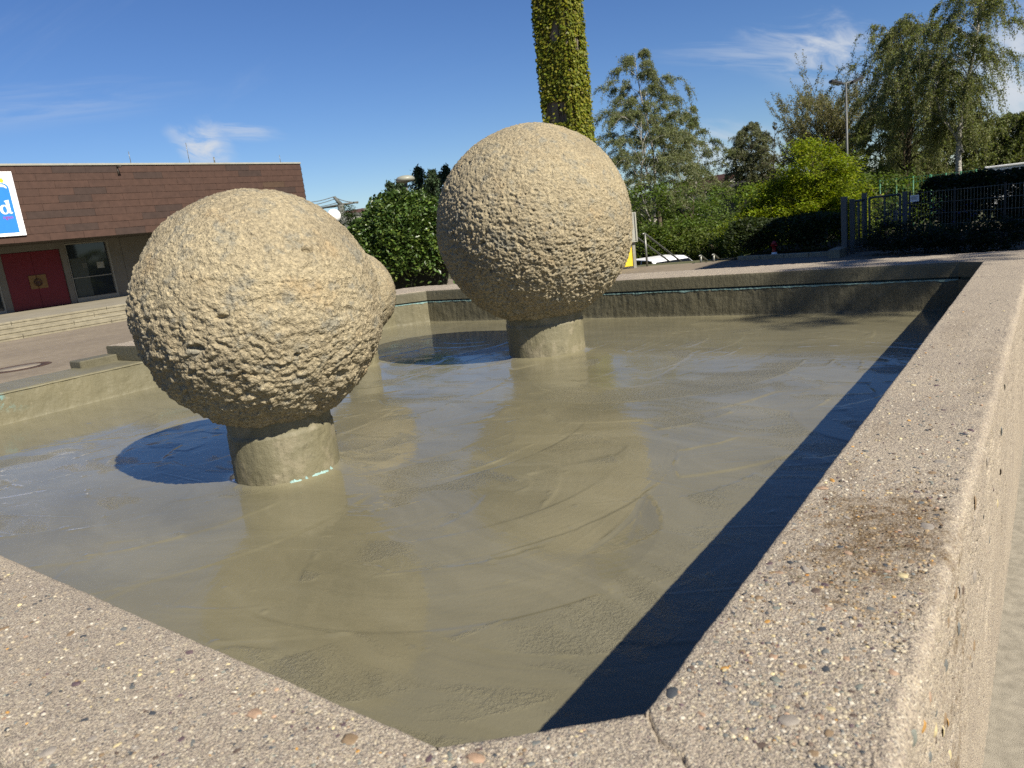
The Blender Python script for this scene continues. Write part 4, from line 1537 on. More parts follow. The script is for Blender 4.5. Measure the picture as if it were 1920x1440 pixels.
def tree_birch(base, top, width, seed, label, leaf=(0.075, 0.085, 0.030), nleaf=24000, lsize=0.10, trunk_r=0.16, droop=1.0, crown_lo=0.22,
               forks=0, bark=None, group='birches and other tall trees behind the square', envelope=None, hang=1.0, name='birch_tree', nlimb=38, cat='tree'):
    """Weeping birch: pale wandering trunk, rising limbs that arch over, hanging leafy strands."""
    rng = np.random.default_rng(seed)
    base, top = np.array(base, float), np.array(top, float)
    H = top[2] - base[2]
    root = empty(name, tuple(base), label, cat, group)
    wood, twigs = MB(), MB()
    leaf_c = []

    def trunk_curve(b, t, wob):
        n = 12
        pts = []
        ph = rng.uniform(0, 6, 2)
        for i in range(n):
            s = i / (n - 1)
            p = b + (t - b) * s
            p = p + np.array([math.sin(ph[0] + s * 5), math.cos(ph[1] + s * 4), 0]) * wob * s * (1 - s) * 2.2
            pts.append(p)
        return np.array(pts)

    stems = [(base, top, trunk_r)]
    for k in range(forks):
        s = rng.uniform(0.16, 0.34)
        b = base + (top - base) * s
        a = rng.uniform(0, 6.28)
        t = b + np.array([math.cos(a) * width * 0.32, math.sin(a) * width * 0.32, H * rng.uniform(0.45, 0.66)])
        stems.append((b, t, trunk_r * 0.55))
    env = envelope or (lambda s: (0.35 + 0.65 * math.sin(math.pi * min(1, (s - 0.0) * 0.78 + 0.26))) * (1.0 if s < 0.8 else (1 - s) / 0.2 * 0.75 + 0.25))
    strands = []
    for b, t, r in stems:
        c = trunk_curve(b, t, 0.05 * H)
        wood.tube([tuple(p) for p in c - base], [r * (1 - 0.93 * i / (len(c) - 1)) for i in range(len(c))], 7)
        nl = nlimb if r == trunk_r else nlimb // 2
        for k in range(nl):
            s0 = crown_lo if r == trunk_r else 0.15
            s = s0 + (0.985 - s0) * (k + rng.random()) / nl
            i = s * (len(c) - 1)
            p0 = c[int(i)] + (c[min(int(i) + 1, len(c) - 1)] - c[int(i)]) * (i - int(i))
            hrel = (p0[2] - base[2]) / H
            a = k * 2.4 + rng.normal(0, 0.4)
            L = width * 0.5 * env((hrel - crown_lo) / (1 - crown_lo)) * rng.uniform(0.65, 1.12)
            if L < 0.15:
                L = 0.15
            rise = L * (rng.uniform(0.55, 1.1) * (1.15 - 0.3 * droop) if droop > 0 else rng.uniform(0.55, 0.95))
            d = np.array([math.cos(a), math.sin(a), 0])
            p1 = p0 + d * L * 0.5 + np.array([0, 0, rise])
            p2 = p0 + d * L + np.array([0, 0, rise * (0.8 - 0.55 * droop)])
            cv = bez(p0, p1, p2, 8)
            rr = max(0.012, r * 0.34 * (1 - 0.8 * hrel))
            wood.tube([tuple(p) for p in cv - base], [rr * (1 - 0.85 * j / 7) for j in range(8)], 5, False)
            # side twigs and their hanging strands
            for q in range(9):
                u = rng.uniform(0.25, 1.0)
                j = u * 7
                pp = cv[int(j)] + (cv[min(int(j) + 1, 7)] - cv[int(j)]) * (j - int(j))
                a2 = a + rng.normal(0, 0.9)
                l2 = L * rng.uniform(0.14, 0.36) + 0.12
                d2 = np.array([math.cos(a2), math.sin(a2), 0])
                e1 = pp + d2 * l2 * 0.6 + np.array([0, 0, l2 * 0.45])
                drop = droop * hang * rng.uniform(0.25, 1.0) * min(1.9, 0.10 * H) * (0.4 + 0.6 * u)
                e2 = pp + d2 * l2 + np.array([0, 0, -drop + (1 - droop) * l2 * 0.8])
                tw = bez(pp, e1, e2, 6)
                twigs.tube([tuple(p) for p in tw - base], [0.009 * (1 - 0.6 * jj / 5) for jj in range(6)], 3, False)
                strands.append(bez(pp, e1, e2, 24))
    per = max(4, int(nleaf / len(strands)))
    for st in strands:
        m_ = int(per * rng.uniform(0.4, 1.7))
        u = rng.uniform(0.15, 1.0, m_) * 23
        i = u.astype(int)
        p = st[i] + (st[np.minimum(i + 1, 23)] - st[i]) * (u - i)[:, None]
        leaf_c.append(p + rng.normal(0, 0.055, p.shape))
    lc = np.concatenate(leaf_c) - base
    wood.build('trunk', bark or M_BIRCH, root)
    tag(twigs.build('twigs', M_TWIG, root), kind='stuff')
    v, f, c = leaf_quads(lc, lsize * 1.22, rng, tints(rng, len(lc), leaf, 0.28, tuple(x * 0.82 for x in leaf), 0.35), 0.0, 0.9 * droop, 0.66, True)
    obj_np('crown', v, f, M_LEAF, root, False, c)
    return root


def tree_round(base, lobes, seed, label, leaf, nleaf, lsize, cat='tree', group=None, name='round_tree', mat=None, trunk_r=0.14, alt=None, clump=0.34, ncl=260, flat=0.6, shell=0.55, spread=0.2, cl_flat=0.55, trunk=True, jitter=0.0):
    """Dense crown: clumps of leaves spread through several lobes, limbs reaching into them.
    lobes: list of (centre offset from the base, radii)."""
    rng = np.random.default_rng(seed)
    base = np.array(base, float)
    root = empty(name, tuple(base), label, cat, group)
    vol = np.array([r[0] * r[1] + r[1] * r[2] + r[0] * r[2] for _, r in lobes])
    vol = vol / vol.sum()
    cents = []
    lobe_of = rng.choice(len(lobes), size=ncl, p=vol)
    for i, (c, r) in enumerate(lobes):
        k = int((lobe_of == i).sum())
        cents.append(ellipsoid_points(rng, k, c, r, shell))
    cents = np.concatenate(cents)
    cents = cents[cents[:, 2] > 0.05]
    per = nleaf // len(cents)
    sizes = clump * rng.uniform(0.55, 1.35, len(cents))
    shade = rng.uniform(1 - spread, 1 + spread, len(cents))
    pts, sh = [], []
    for c, s, k in zip(cents, sizes, shade):
        q = rng.normal(size=(per, 3)) * np.array([s, s, s * cl_flat]) * 0.5
        pts.append(c + q)
        sh.append(np.full(per, k))
    pts, sh = np.concatenate(pts), np.concatenate(sh)
    ok = pts[:, 2] > 0.01
    pts, sh = pts[ok], sh[ok]
    v, f, c = leaf_quads(pts, lsize, rng, tints(rng, len(pts), leaf, 0.16, alt, 0.3) * sh[:, None], flat, 0.3, 0.72, True)
    obj_np('crown', v, f, mat or M_LEAF, root, False, c)
    if trunk:
        w = MB()
        c0 = np.array(lobes[0][0])
        w.tube([(0, 0, -0.1), (0.02, 0.03, c0[2] * 0.5), (c0[0] * 0.6, c0[1] * 0.6, c0[2])], [trunk_r, trunk_r * 0.75, trunk_r * 0.5], 8)
        for i in range(26):
            e = cents[rng.integers(len(cents))]
            s = np.array([c0[0] * 0.4, c0[1] * 0.4, c0[2] * rng.uniform(0.35, 0.9)])
            mid = (s + e) / 2 + np.array([0, 0, 0.15 * np.linalg.norm(e - s)])
            cv = bez(s, mid, e, 6)
            w.tube([tuple(p) for p in cv], [trunk_r * 0.32 * (1 - 0.85 * j / 5) for j in range(6)], 5, False)
        w.build('trunk', M_BARK, root)
    return root


def tree_conifer(base, h, r, seed, label, group):
    rng = np.random.default_rng(seed)
    root = empty('conifer_tree', tuple(base), label, 'tree', group)
    w = MB().tube([(0, 0, 0), (0, 0, h * 0.97)], [0.11, 0.015], 6)
    pts = []
    for k in range(170):
        s = rng.uniform(0.3, 1.0)
        a = rng.uniform(0, 6.28)
        L = r * (1 - s) ** 0.8 * rng.uniform(0.6, 1.15) + 0.06
        u = rng.random(46)[:, None]
        d = np.array([math.cos(a), math.sin(a), 0.55])
        p = np.array([0, 0, h * s]) + d * L * u + rng.normal(0, 0.05, (46, 3))
        pts.append(p)
    pts = np.concatenate(pts)
    v, f, c = leaf_quads(pts, 0.13, rng, tints(rng, len(pts), (0.034, 0.056, 0.022), 0.3), 0.0, -0.6, 0.35)
    w.build('trunk', M_BARK, root)
    obj_np('crown', v, f, M_NEEDLE, root, False, c)
    return root


def bush_dome():
    """Clipped, glossy-leaved evergreen dome behind the basin."""
    rng = np.random.default_rng(31)
    c = at(760, 450, 15.0)
    base = (c[0], c[1], 0.0)
    root = empty('dome_shrub', base, 'big rounded evergreen shrub with glossy leaves behind the basin', 'shrub')
    n = 30000
    d = rng.normal(size=(n, 3))
    d[:, 2] = np.abs(d[:, 2]) * 1.0 - 0.15
    d /= np.linalg.norm(d, axis=1, keepdims=True)
    p = d * np.array([1.22, 1.22, 1.36])
    bump = fbm(d * 3.2, 3, 5) * 0.16 + fbm(d * 9.0, 2, 9) * 0.09
    depth = rng.random(n) ** 1.6
    k = 1 + bump - 0.30 * depth
    p = p * k[:, None] + np.array([0, 0, 1.10])
    ok = p[:, 2] > 0.05
    p, d = p[ok], d[ok]
    v, f, t = leaf_quads(p, 0.085, rng, tints(rng, len(p), (0.045, 0.080, 0.014), 0.22, (0.085, 0.125, 0.020), 0.3), 0.3, 0.4, 0.55)
    obj_np('crown', v, f, M_GLOSSLEAF, root, False, t)
    w = MB()
    for k in range(9):
        a = rng.uniform(0, 6.28)
        w.tube([(0.1 * math.cos(a), 0.1 * math.sin(a), 0), (0.5 * math.cos(a), 0.5 * math.sin(a), 0.8), (0.8 * math.cos(a), 0.8 * math.sin(a), 1.7)], [0.04, 0.03, 0.01], 5)
    w.build('trunk', M_BARK, root)
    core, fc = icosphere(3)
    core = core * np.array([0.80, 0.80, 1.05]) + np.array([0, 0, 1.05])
    obj_np('inner_core', core, fc, simple('near_black_core', (0.015, 0.018, 0.008), 0.95), root, True)  # solid near-black core filling the inside of the crown
    return root


def ivy_column():
    c = at(1058, 150, 25.0)
    root = empty('ivy_column', (c[0], c[1], 0.0), 'tall square concrete column overgrown with green ivy', 'column')
    s, H = 0.52, 12.5
    MB().box((-s, -s, 0), (s, s, H), 0.02).build('shaft', simple('column_concrete', (0.24, 0.21, 0.19), 0.9, 0.2, 3.0, 0.2, bump=0.3), root)
    rng = np.random.default_rng(17)
    n = 46000
    side = rng.integers(0, 4, n)
    u = rng.uniform(-s - 0.03, s + 0.03, n)
    z = rng.uniform(0, H, n)
    out = s + 0.01 + rng.random(n) ** 2 * 0.11 + 0.03
    P = np.zeros((n, 3))
    for k, (dx, dy) in enumerate(((1, 0), (0, -1), (-1, 0), (0, 1))):
        m_ = side == k
        P[m_, 0] = dx * out[m_] + (abs(dy)) * u[m_]
        P[m_, 1] = dy * out[m_] + (abs(dx)) * u[m_]
    P[:, 2] = z
    dens = fbm(P * np.array([1.7, 1.7, 0.8]), 4, 3)
    bare = (dens > 0.42)
    # two known thin places: near the top of the sunny face and low on the shaded face
    bare |= (side == 0) & (np.abs(u - 0.05) < 0.16 + 0.05 * np.sin(z * 9)) & (np.abs(z - (at(1072, 85, 25.0)[2])) < 0.22)
    bare |= (side == 1) & (z < at(1045, 195, 25.0)[2]) & (z > at(1045, 235, 25.0)[2]) & (u > -0.38) & (u < 0.30)
    keep = ~bare | (rng.random(n) < 0.04)
    P, side = P[keep], side[keep]
    n = len(P)
    nd = np.array([(1, 0, 0.55), (0, -1, 0.55), (-1, 0, 0.55), (0, 1, 0.55)])[side] + rng.normal(0, 0.38, (n, 3))
    nd /= np.linalg.norm(nd, axis=1, keepdims=True)
    a = np.array([0, 0, -1.0])[None] + rng.normal(0, 0.35, (n, 3))
    a -= nd * (a * nd).sum(1, keepdims=True)
    a /= np.linalg.norm(a, axis=1, keepdims=True)
    b = np.cross(nd, a)
    sz = (0.086 * rng.uniform(0.55, 1.3, n))[:, None]
    v = np.stack([P - a * sz * 0.45, P + b * sz * 0.5 - a * sz * 0.1, P + a * sz * 0.6, P - b * sz * 0.5 - a * sz * 0.1], 1).reshape(-1, 3)
    t = tints(rng, n, (0.155, 0.180, 0.017), 0.2, (0.235, 0.225, 0.024), 0.38)
    obj_np('ivy', v, np.arange(n * 4).reshape(-1, 4), M_LEAF, root, False, np.repeat(t, 4, 0))
    st = MB()
    for k in range(26):
        sd = rng.integers(0, 2)
        u0 = rng.uniform(-s, s)
        z0 = rng.uniform(0, 5)
        pts = []
        for j in range(8):
            uu = np.clip(u0 + 0.12 * math.sin(j + k), -s, s)
            pts.append((s + 0.012, uu, z0 + j * 0.9) if sd == 0 else (uu, -s - 0.012, z0 + j * 0.9))
        st.tube(pts, 0.010, 4)
    st.build('ivy_stems', M_BARK, root)
    return root


bush_dome()
ivy_column()

LOW = -1.68
def ground_at(px, py, d, z=LOW):
    p = at(px, py, d)
    return (p[0], p[1], z)


# conifers behind the dome
for i, (px, top, d, r) in enumerate(((731, 345, 30.0, 1.0), (750, 338, 30.5, 1.1), (784, 318, 31.0, 1.7), (810, 321, 29.5, 1.4), (834, 316, 31.0, 1.6))):
    tp = at(px, top, d)
    tree_conifer((tp[0], tp[1], 0.0), tp[2], r, 400 + i,
                 ['slim dark conifer at the left end of the row behind the dome shrub', 'slim dark conifer just left of the disc lamp', 'dark conifer right beside the disc lamp',
                  'dark conifer second from the right in the row', 'dark conifer closest to the largest stone ball'][i], 'dark conifers behind the dome shrub')

# birch with the pale stem in the middle
b = at(1228, 420, 34.0)
t = at(1190, 100, 34.0)
tree_birch((b[0], b[1], LOW), t, 5.2, 51, 'airy birch with pale stem directly right of the ivy column', (0.185, 0.205, 0.100), 110000, 0.048, 0.10, 0.75, 0.18, 2,
           envelope=lambda s: 0.30 + 0.85 * (1 - s) ** 0.75 if s < 0.93 else 0.22)
b = at(1300, 430, 38.0)
t = at(1292, 200, 38.0)
tree_birch((b[0], b[1], LOW), t, 4.0, 52, 'smaller birch leaning out right of the pale stemmed birch', (0.150, 0.172, 0.074), 40000, 0.060, 0.08, 0.75, 0.15, 1)
# big weeping birches on the right
b = at(1712, 350, 40.0)
t = at(1686, 42, 40.0)
tree_birch((b[0], b[1], LOW + 1.2), t, 4.3, 53, 'broad weeping birch between the floodlight mast and the white trunked birch', (0.160, 0.176, 0.068), 80000, 0.060, 0.17, 1.0, 0.20, 3, bark=M_BARK, hang=1.7,
           envelope=lambda s: 0.62 + 0.5 * math.sin(math.pi * min(1, s * 0.9 + 0.08)) if s < 0.9 else 0.55)
b = at(1797, 338, 36.0)
t = at(1838, -60, 36.0)
tree_birch((b[0], b[1], 0.6), t, 3.9, 54, 'tall birch with white trunk at the right edge', (0.165, 0.182, 0.070), 84000, 0.056, 0.13, 1.0, 0.24, 1, hang=2.3,
           envelope=lambda s: 0.62 + 0.45 * math.sin(math.pi * min(1, s * 0.95 + 0.05)))
for i, (px, py, d, w) in enumerate(((1650, 215, 46.0, 5.4), (1770, 235, 48.0, 6.2), (1890, 215, 45.0, 5.8), (1960, 190, 43.0, 5.6))):
    t = at(px, py, d)
    tree_birch((t[0], t[1], LOW), t, w, 60 + i, ['dark green birch low behind the floodlight mast', 'mid green birch behind the white trunk',
               'green birch at far right above the white container', 'green birch cut off by the right edge'][i], (0.125, 0.148, 0.045), 38000, 0.085, 0.12, 0.9, 0.06, 1, bark=M_BARK)
# trees further off, centre right
t = at(1412, 228, 55.0)
tree_birch((t[0], t[1], LOW), t, 3.7, 70, 'greyish green tree standing behind the far houses', (0.140, 0.150, 0.082), 50000, 0.085, 0.12, 0.8, 0.22, 2, bark=M_BARK, name='distant_tree', nlimb=60)
t = at(1452, 224, 52.0)
tree_birch((t[0], t[1], LOW), t, 1.7, 71, 'thin nearly bare tree left of the willow', (0.10, 0.10, 0.06), 900, 0.10, 0.07, 0.1, 0.3, 0, bark=M_BARK, name='bare_tree', nlimb=16)
t = at(1537, 222, 48.0)
tree_birch((t[0], t[1], LOW), t, 4.6, 72, 'olive willow with upswept feathery branches behind the yellow green maple', (0.190, 0.178, 0.085), 70000, 0.070, 0.2, -0.5, 0.42, 4, bark=M_BARK, name='willow_tree', nlimb=34,
           envelope=lambda s: 0.95 + 0.25 * math.sin(math.pi * min(1, s)) if s < 0.85 else 0.7)
t = at(1478, 300, 50.0)
tree_birch((t[0], t[1], LOW), t, 2.6, 73, 'brownish bare twigged tree at the left flank of the willow', (0.10, 0.085, 0.055), 4000, 0.08, 0.12, -0.2, 0.2, 1, bark=M_BARK, name='bare_tree', nlimb=26)

# yellow-green maple, two storeys of crown
b = at(1530, 400, 27.0)
tree_round((b[0], b[1], -0.4), [((0.05, 0, 2.30), (1.2, 1.2, 1.25)), ((-0.85, 0.2, 1.55), (1.25, 1.2, 0.95)), ((0.6, 0.2, 1.6), (1.0, 1.0, 1.0)), ((-1.5, -0.3, 0.95), (1.1, 1.1, 0.9)), ((-0.15, -0.5, 1.0), (1.3, 1.1, 0.9)), ((-2.2, -0.3, 0.75), (0.9, 0.9, 0.7)), ((0.75, -0.3, 0.9), (0.8, 0.8, 0.8))],
           80, 'bright yellow green maple beside the gate', (0.165, 0.215, 0.012), 60000, 0.085, alt=(0.220, 0.245, 0.014), ncl=480, clump=0.38, flat=0.7, shell=0.62)
# green shrubs and small trees filling the middle
SHR = [
    (1232, 340, 31.0, 1.8, 1.9, (0.088, 0.130, 0.024), 'mid green small tree behind the upper handrail'),
    (1290, 342, 33.0, 1.7, 2.0, (0.092, 0.138, 0.026), 'leafy green small tree left of the dark hedge'),
    (1330, 358, 36.0, 1.3, 1.8, (0.088, 0.130, 0.026), 'leafy green small tree below the far houses'),
    (1428, 342, 31.0, 1.1, 1.6, (0.115, 0.169, 0.020), 'fresh green small tree left of the yellow green maple'),
    (1252, 430, 30.5, 1.3, 0.8, (0.106, 0.137, 0.026), 'low olive green bush above the white car'),
    (1330, 432, 29.5, 1.2, 0.75, (0.100, 0.130, 0.029), 'low bush right of the handrail'),
    (1650, 325, 31.0, 1.5, 1.2, (0.088, 0.127, 0.020), 'green bush right of the floodlight mast'),
    (1170, 330, 36.0, 2.2, 2.6, (0.080, 0.111, 0.028), 'dark green small tree below the ivy column'),
    (1600, 300, 37.0, 1.6, 1.8, (0.077, 0.111, 0.022), 'dark green small tree just behind the floodlight mast'),
]
for i, (px, py, d, r, h, col, lab) in enumerate(SHR):
    tp = at(px, py, d)
    z0 = LOW if px < 1500 else -0.6
    hh = tp[2] - z0
    tree_round((tp[0], tp[1], z0), [((0, 0, hh - h * 0.62), (r, r, h * 0.66)), ((0.5 * r, 0.2, max(0.4, hh - h * 1.5)), (r * 0.9, r * 0.9, h * 0.8)), ((-0.5 * r, -0.2, max(0.4, hh - h * 1.6)), (r * 0.85, r * 0.85, h * 0.8)), ((0, 0, max(0.35, hh * 0.3)), (r, r, max(0.4, hh * 0.3)))],
               500 + i, lab, col, 15000, 0.115, cat='shrub' if h < 1.2 else 'tree', group='green bushes behind the square', name='green_bush' if h < 1.2 else 'small_tree', ncl=210, clump=0.44, flat=0.4, shell=0.5)

# wood on the rising ground far behind
rng = np.random.default_rng(77)
wp = []
for k in range(420):
    px = rng.uniform(1120, 2060)
    d = rng.uniform(85, 130)
    ytop = 348 - 0.105 * (px - 1350) * 0.9 + rng.normal(0, 5) + (8 if px < 1400 else 0)
    tp = at(px, ytop, d)
    hgt = max(2.5, tp[2] + 2.0)
    r = rng.uniform(2.0, 3.6)
    q = ellipsoid_points(rng, 190, (tp[0], tp[1], tp[2] - r * 1.2), (r, r, r * 1.3), 0.6)
    low = rng.normal(0, 1, (60, 3)) * np.array([r * 0.7, r * 0.7, 0]) + np.array([tp[0], tp[1], 0]) + np.array([0, 0, 1]) * rng.uniform(-2, max(0.5, tp[2] - r), (60, 1))
    wp += [q, low]
wp = np.concatenate(wp)
v, f, t = leaf_quads(wp, 0.62, rng, tints(rng, len(wp), (0.060, 0.075, 0.030), 0.3), 0.2, 0.2, 0.8, True)
tag(obj_np('far_wood', v, f, M_LEAF, None, False, t), 'wood of green trees far behind the square', 'wood', None, 'stuff')

# dark hedges in the shade of the neighbouring block
def hedge(name, pts, w, h, seed, label, leaf, n, lsize=0.09, wob=0.15):
    rng = np.random.default_rng(seed)
    pts = [np.array(p, float) for p in pts]
    root = empty(name, tuple(pts[0]), label, 'hedge')
    seg = [np.linalg.norm(b - a) for a, b in zip(pts[:-1], pts[1:])]
    tot = sum(seg)
    P = []
    for (a, b), L in zip(zip(pts[:-1], pts[1:]), seg):
        k = int(n * L / tot)
        u = rng.random(k)[:, None]
        d = (b - a) / L
        nn = np.array([-d[1], d[0], 0])
        hloc = h if np.isscalar(h) else None
        th = rng.uniform(0, math.pi, k)
        rr = 0.72 + 0.28 * rng.random(k) ** 0.5
        q = a + (b - a) * u
        hv = (h if np.isscalar(h) else 0)
        z = np.sin(th) ** 0.6 * hv * rr
        off = np.cos(th) * w * 0.5 * rr
        q = q + nn * off[:, None]
        q[:, 2] += z
        q += wob * np.stack([perlin(q * 1.3, 1), perlin(q * 1.3, 2), perlin(q * 1.3, 3)], 1)
        P.append(q)
    P = np.concatenate(P) - pts[0]
    P = P[P[:, 2] > 0]
    v, f, t = leaf_quads(P, lsize, rng, tints(rng, len(P), leaf, 0.25), 0.3, 0.3, 0.62)
    obj_np('foliage', v, f, M_LEAF, root, False, t)
    mb = MB()
    for a, b in zip(pts[:-1], pts[1:]):
        a, b = a - pts[0], b - pts[0]
        d_ = (b - a) / np.linalg.norm(b - a)
        a, b = a + d_ * 0.3, b - d_ * 0.3
        mb.tube([(a[0], a[1], h * 0.40), ((a[0] + b[0]) / 2, (a[1] + b[1]) / 2, h * 0.42), (b[0], b[1], h * 0.40)], [h * 0.12, h * 0.30, h * 0.12], 8)
    mb.build('inner_core', simple('near_black_core', (0.015, 0.018, 0.008), 0.95), root)  # solid near-black tubes filling the middle of the hedge
    return root


def gp(px, d, z=0.0):
    p = at(px, 400, d)
    return (p[0], p[1], z)


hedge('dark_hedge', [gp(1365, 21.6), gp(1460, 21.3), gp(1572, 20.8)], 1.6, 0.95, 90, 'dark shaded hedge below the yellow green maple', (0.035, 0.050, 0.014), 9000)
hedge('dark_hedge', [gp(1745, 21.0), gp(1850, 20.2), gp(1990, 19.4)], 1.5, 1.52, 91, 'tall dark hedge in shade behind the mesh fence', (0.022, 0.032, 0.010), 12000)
# low planting before the fence
for i, (px, d, r, h) in enumerate(((1668, 18.2, 0.5, 0.75), (1730, 17.8, 0.55, 0.55), (1800, 17.4, 0.6, 0.6), (1870, 17.0, 0.6, 0.65))):
    p = gp(px, d)
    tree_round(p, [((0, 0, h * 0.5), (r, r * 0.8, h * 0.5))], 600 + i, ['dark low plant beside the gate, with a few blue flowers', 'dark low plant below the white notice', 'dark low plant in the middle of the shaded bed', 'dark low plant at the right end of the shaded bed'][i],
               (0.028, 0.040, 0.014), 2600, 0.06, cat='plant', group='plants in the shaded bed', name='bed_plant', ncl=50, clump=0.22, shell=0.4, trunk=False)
rng = np.random.default_rng(66)
fl = []
for px, d, zz, n in ((1675, 18.0, 0.85, 40), (1700, 17.9, 0.95, 46), (1745, 17.7, 0.85, 20), (1805, 17.3, 0.8, 18)):
    c = np.array(gp(px, d, zz))
    fl.append(c + rng.normal(0, 1, (n, 3)) * np.array([0.13, 0.13, 0.10]))
fl = np.concatenate(fl)
v, f, t = leaf_quads(fl, 0.04, rng, tints(rng, len(fl), (0.035, 0.045, 0.20), 0.2), 0.2, 0.0, 0.9)
tag(obj_np('blue_flowers', v, f, M_LEAF, None, False, t), 'small blue flowers above the shaded bed', 'flowers', None, 'stuff')

# ------------------------------------------------------------------ fence, gate and small things at the end of the square
def up_z(px, py, d):
    return at(px, py, d)[2]


def mesh_fence():
    A, B = np.array(gp(1706, 18.6)), np.array(gp(1990, 17.0))
    root = empty('mesh_fence', tuple(A), 'low grey wire mesh fence in front of the tall dark hedge', 'fence')
    L = np.linalg.norm(B - A)
    d = (B - A) / L
    H = up_z(1709, 361, 18.6)
    n = int(L / 0.066)
    wires = MB()
    for k in range(n + 1):
        p = d * (L * k / n)
        wires.tube([(p[0], p[1], 0.08), (p[0], p[1], H)], 0.0045, 4, False)
    tag(wires.build('upright_wires', M_GALV, root), kind='stuff')
    for z in np.linspace(0.10, H - 0.02, 6):
        for o in (-0.007, 0.007):
            nn = np.array([-d[1], d[0], 0]) * o
            MB().tube([tuple(nn + np.array([0, 0, z])), tuple(d * L + nn + np.array([0, 0, z]))], 0.006, 4).build('cross_wire', M_GALV, root)
    for k in range(4):
        p = d * (L * k / 3)
        MB().box((p[0] - 0.02, p[1] - 0.02, 0), (p[0] + 0.02, p[1] + 0.02, H + 0.03)).build('post', simple('dark_fence_paint', (0.05, 0.052, 0.055), 0.6), root)
    return root


def gate():
    base = np.array(gp(1583, 18.9))
    root = empty('metal_gate', tuple(base), 'grey metal gate with broad posts and wire infill, standing ajar', 'gate')
    def post(px, d, ytop, w, name='post', z0=0.0):
        p = np.array(gp(px, d)) - base
        zt = up_z(px, ytop, d)
        MB().box((p[0] - w / 2, p[1] - w / 2, z0), (p[0] + w / 2, p[1] + w / 2, zt), 0.006).build(name, M_GREYPAINT, root)
        return p, zt
    post(1583, 18.9, 369, 0.12)
    post(1598, 19.1, 373, 0.10)
    p1, z1 = post(1621, 19.6, 362, 0.10)
    post(1610, 19.4, 376, 0.04)
    p2, z2 = post(1697, 19.9, 359, 0.10)
    def leaf(a, b, zb, zt, bars, name):
        fr = MB()
        d = b - a
        fr.tube([(*a[:2], zb), (*b[:2], zb)], 0.025, 6)
        fr.tube([(*a[:2], zt), (*b[:2], zt)], 0.025, 6)
        fr.tube([(*a[:2], zb), (*a[:2], zt)], 0.025, 6)
        fr.tube([(*b[:2], zb), (*b[:2], zt)], 0.025, 6)
        mid = (a + b) / 2
        fr.tube([(*mid[:2], zb), (*mid[:2], zt)], 0.02, 6)
        o = fr.build(name, M_GREYPAINT, root)
        for k in range(1, bars):
            q = a + d * k / bars
            MB().tube([(*q[:2], zb), (*q[:2], zt)], 0.006, 4).build('bar', M_GREYPAINT, o)
        return o
    a = np.array(gp(1630, 19.7)) - base
    b = np.array(gp(1688, 19.95)) - base
    zt = up_z(1630, 371, 19.7)
    leaf(a, b, 0.12, zt, 22, 'gate_leaf')
    a2 = np.array(gp(1600, 19.15)) - base
    b2 = np.array(gp(1620, 19.55)) - base
    leaf(a2, b2, 0.12, up_z(1604, 377, 19.2), 8, 'side_panel')
    MB().box((b[0] - 0.14, b[1] - 0.05, 0.62), (b[0] - 0.05, b[1] + 0.02, 0.86)).build('lock_box', M_GALV, root)
    return root


def notice():
    p = at(1715, 372, 18.4)
    root = empty('notice_plate', tuple(p), 'small white notice fixed to the wire mesh fence', 'notice')
    MB().box((-0.085, -0.012, -0.07), (0.085, -0.006, 0.07), 0.002).build('plate', M_WHITE, root)
    pr = MB()
    for k, (w, z) in enumerate(((0.11, 0.03), (0.09, 0.005), (0.10, -0.02))):
        pr.box((-0.06, -0.0135, z), (-0.06 + w, -0.0125, z + 0.012))
    tag(pr.build('print_lines', simple('grey_print', (0.25, 0.25, 0.3), 0.6), root), kind='stuff')


def green_fence():
    root = None
    for i, (pxa, ya, pxb, yb, d, lab) in enumerate(((1650, 339, 1744, 328, 31.0, 'left part of the green mesh sports fence under the birches'), (1746, 329, 1830, 319, 30.0, 'right part of the green mesh sports fence, below the white trunk'))):
        A, B = at(pxa, ya, d), at(pxb, yb, d)
        z0 = -0.6
        root = empty('sports_fence', (A[0], A[1], z0), lab, 'fence', 'green mesh fences of the sports ground')
        green = simple('green_coated_wire', (0.05, 0.22, 0.13), 0.5, 0.1)
        L = np.linalg.norm((B - A)[:2])
        dd = (B - A) / L
        w = MB()
        n = int(L / 0.10)
        for k in range(n + 1):
            p = dd * (L * k / n)
            w.tube([(p[0], p[1], 0), (p[0], p[1], A[2] - z0 + p[2])], 0.008, 3, False)
        for k in range(12):
            z = (A[2] - z0) * (k + 1) / 12
            w.tube([(0, 0, z), (dd[0] * L, dd[1] * L, z + (B[2] - A[2]) * (k + 1) / 12)], 0.010, 3, False)
        tag(w.build('mesh', green, root), kind='stuff')
        for k in range(4):
            p = dd * (L * k / 3)
            MB().tube([(p[0], p[1], 0), (p[0], p[1], A[2] - z0 + p[2] + 0.03)], 0.03, 6).build('post', green, root)


def container():
    a = at(1850, 316, 29.0)
    root = empty('site_container', (a[0], a[1], 0.0), 'white site container showing above the dark hedge at far right', 'container')
    MB().box((0, 0, 0.3), (5.0, 2.3, a[2]), 0.03).build('body', M_WHITE, root)
    MB().box((-0.05, -0.05, a[2] + 0.002), (5.05, 2.35, a[2] + 0.06), 0.01).build('roof_rail', M_WHITE, root)
    MB().box((0.02, -0.04, 0.32), (0.16, -0.003, a[2] - 0.02)).build('corner_post', M_WHITE, root)


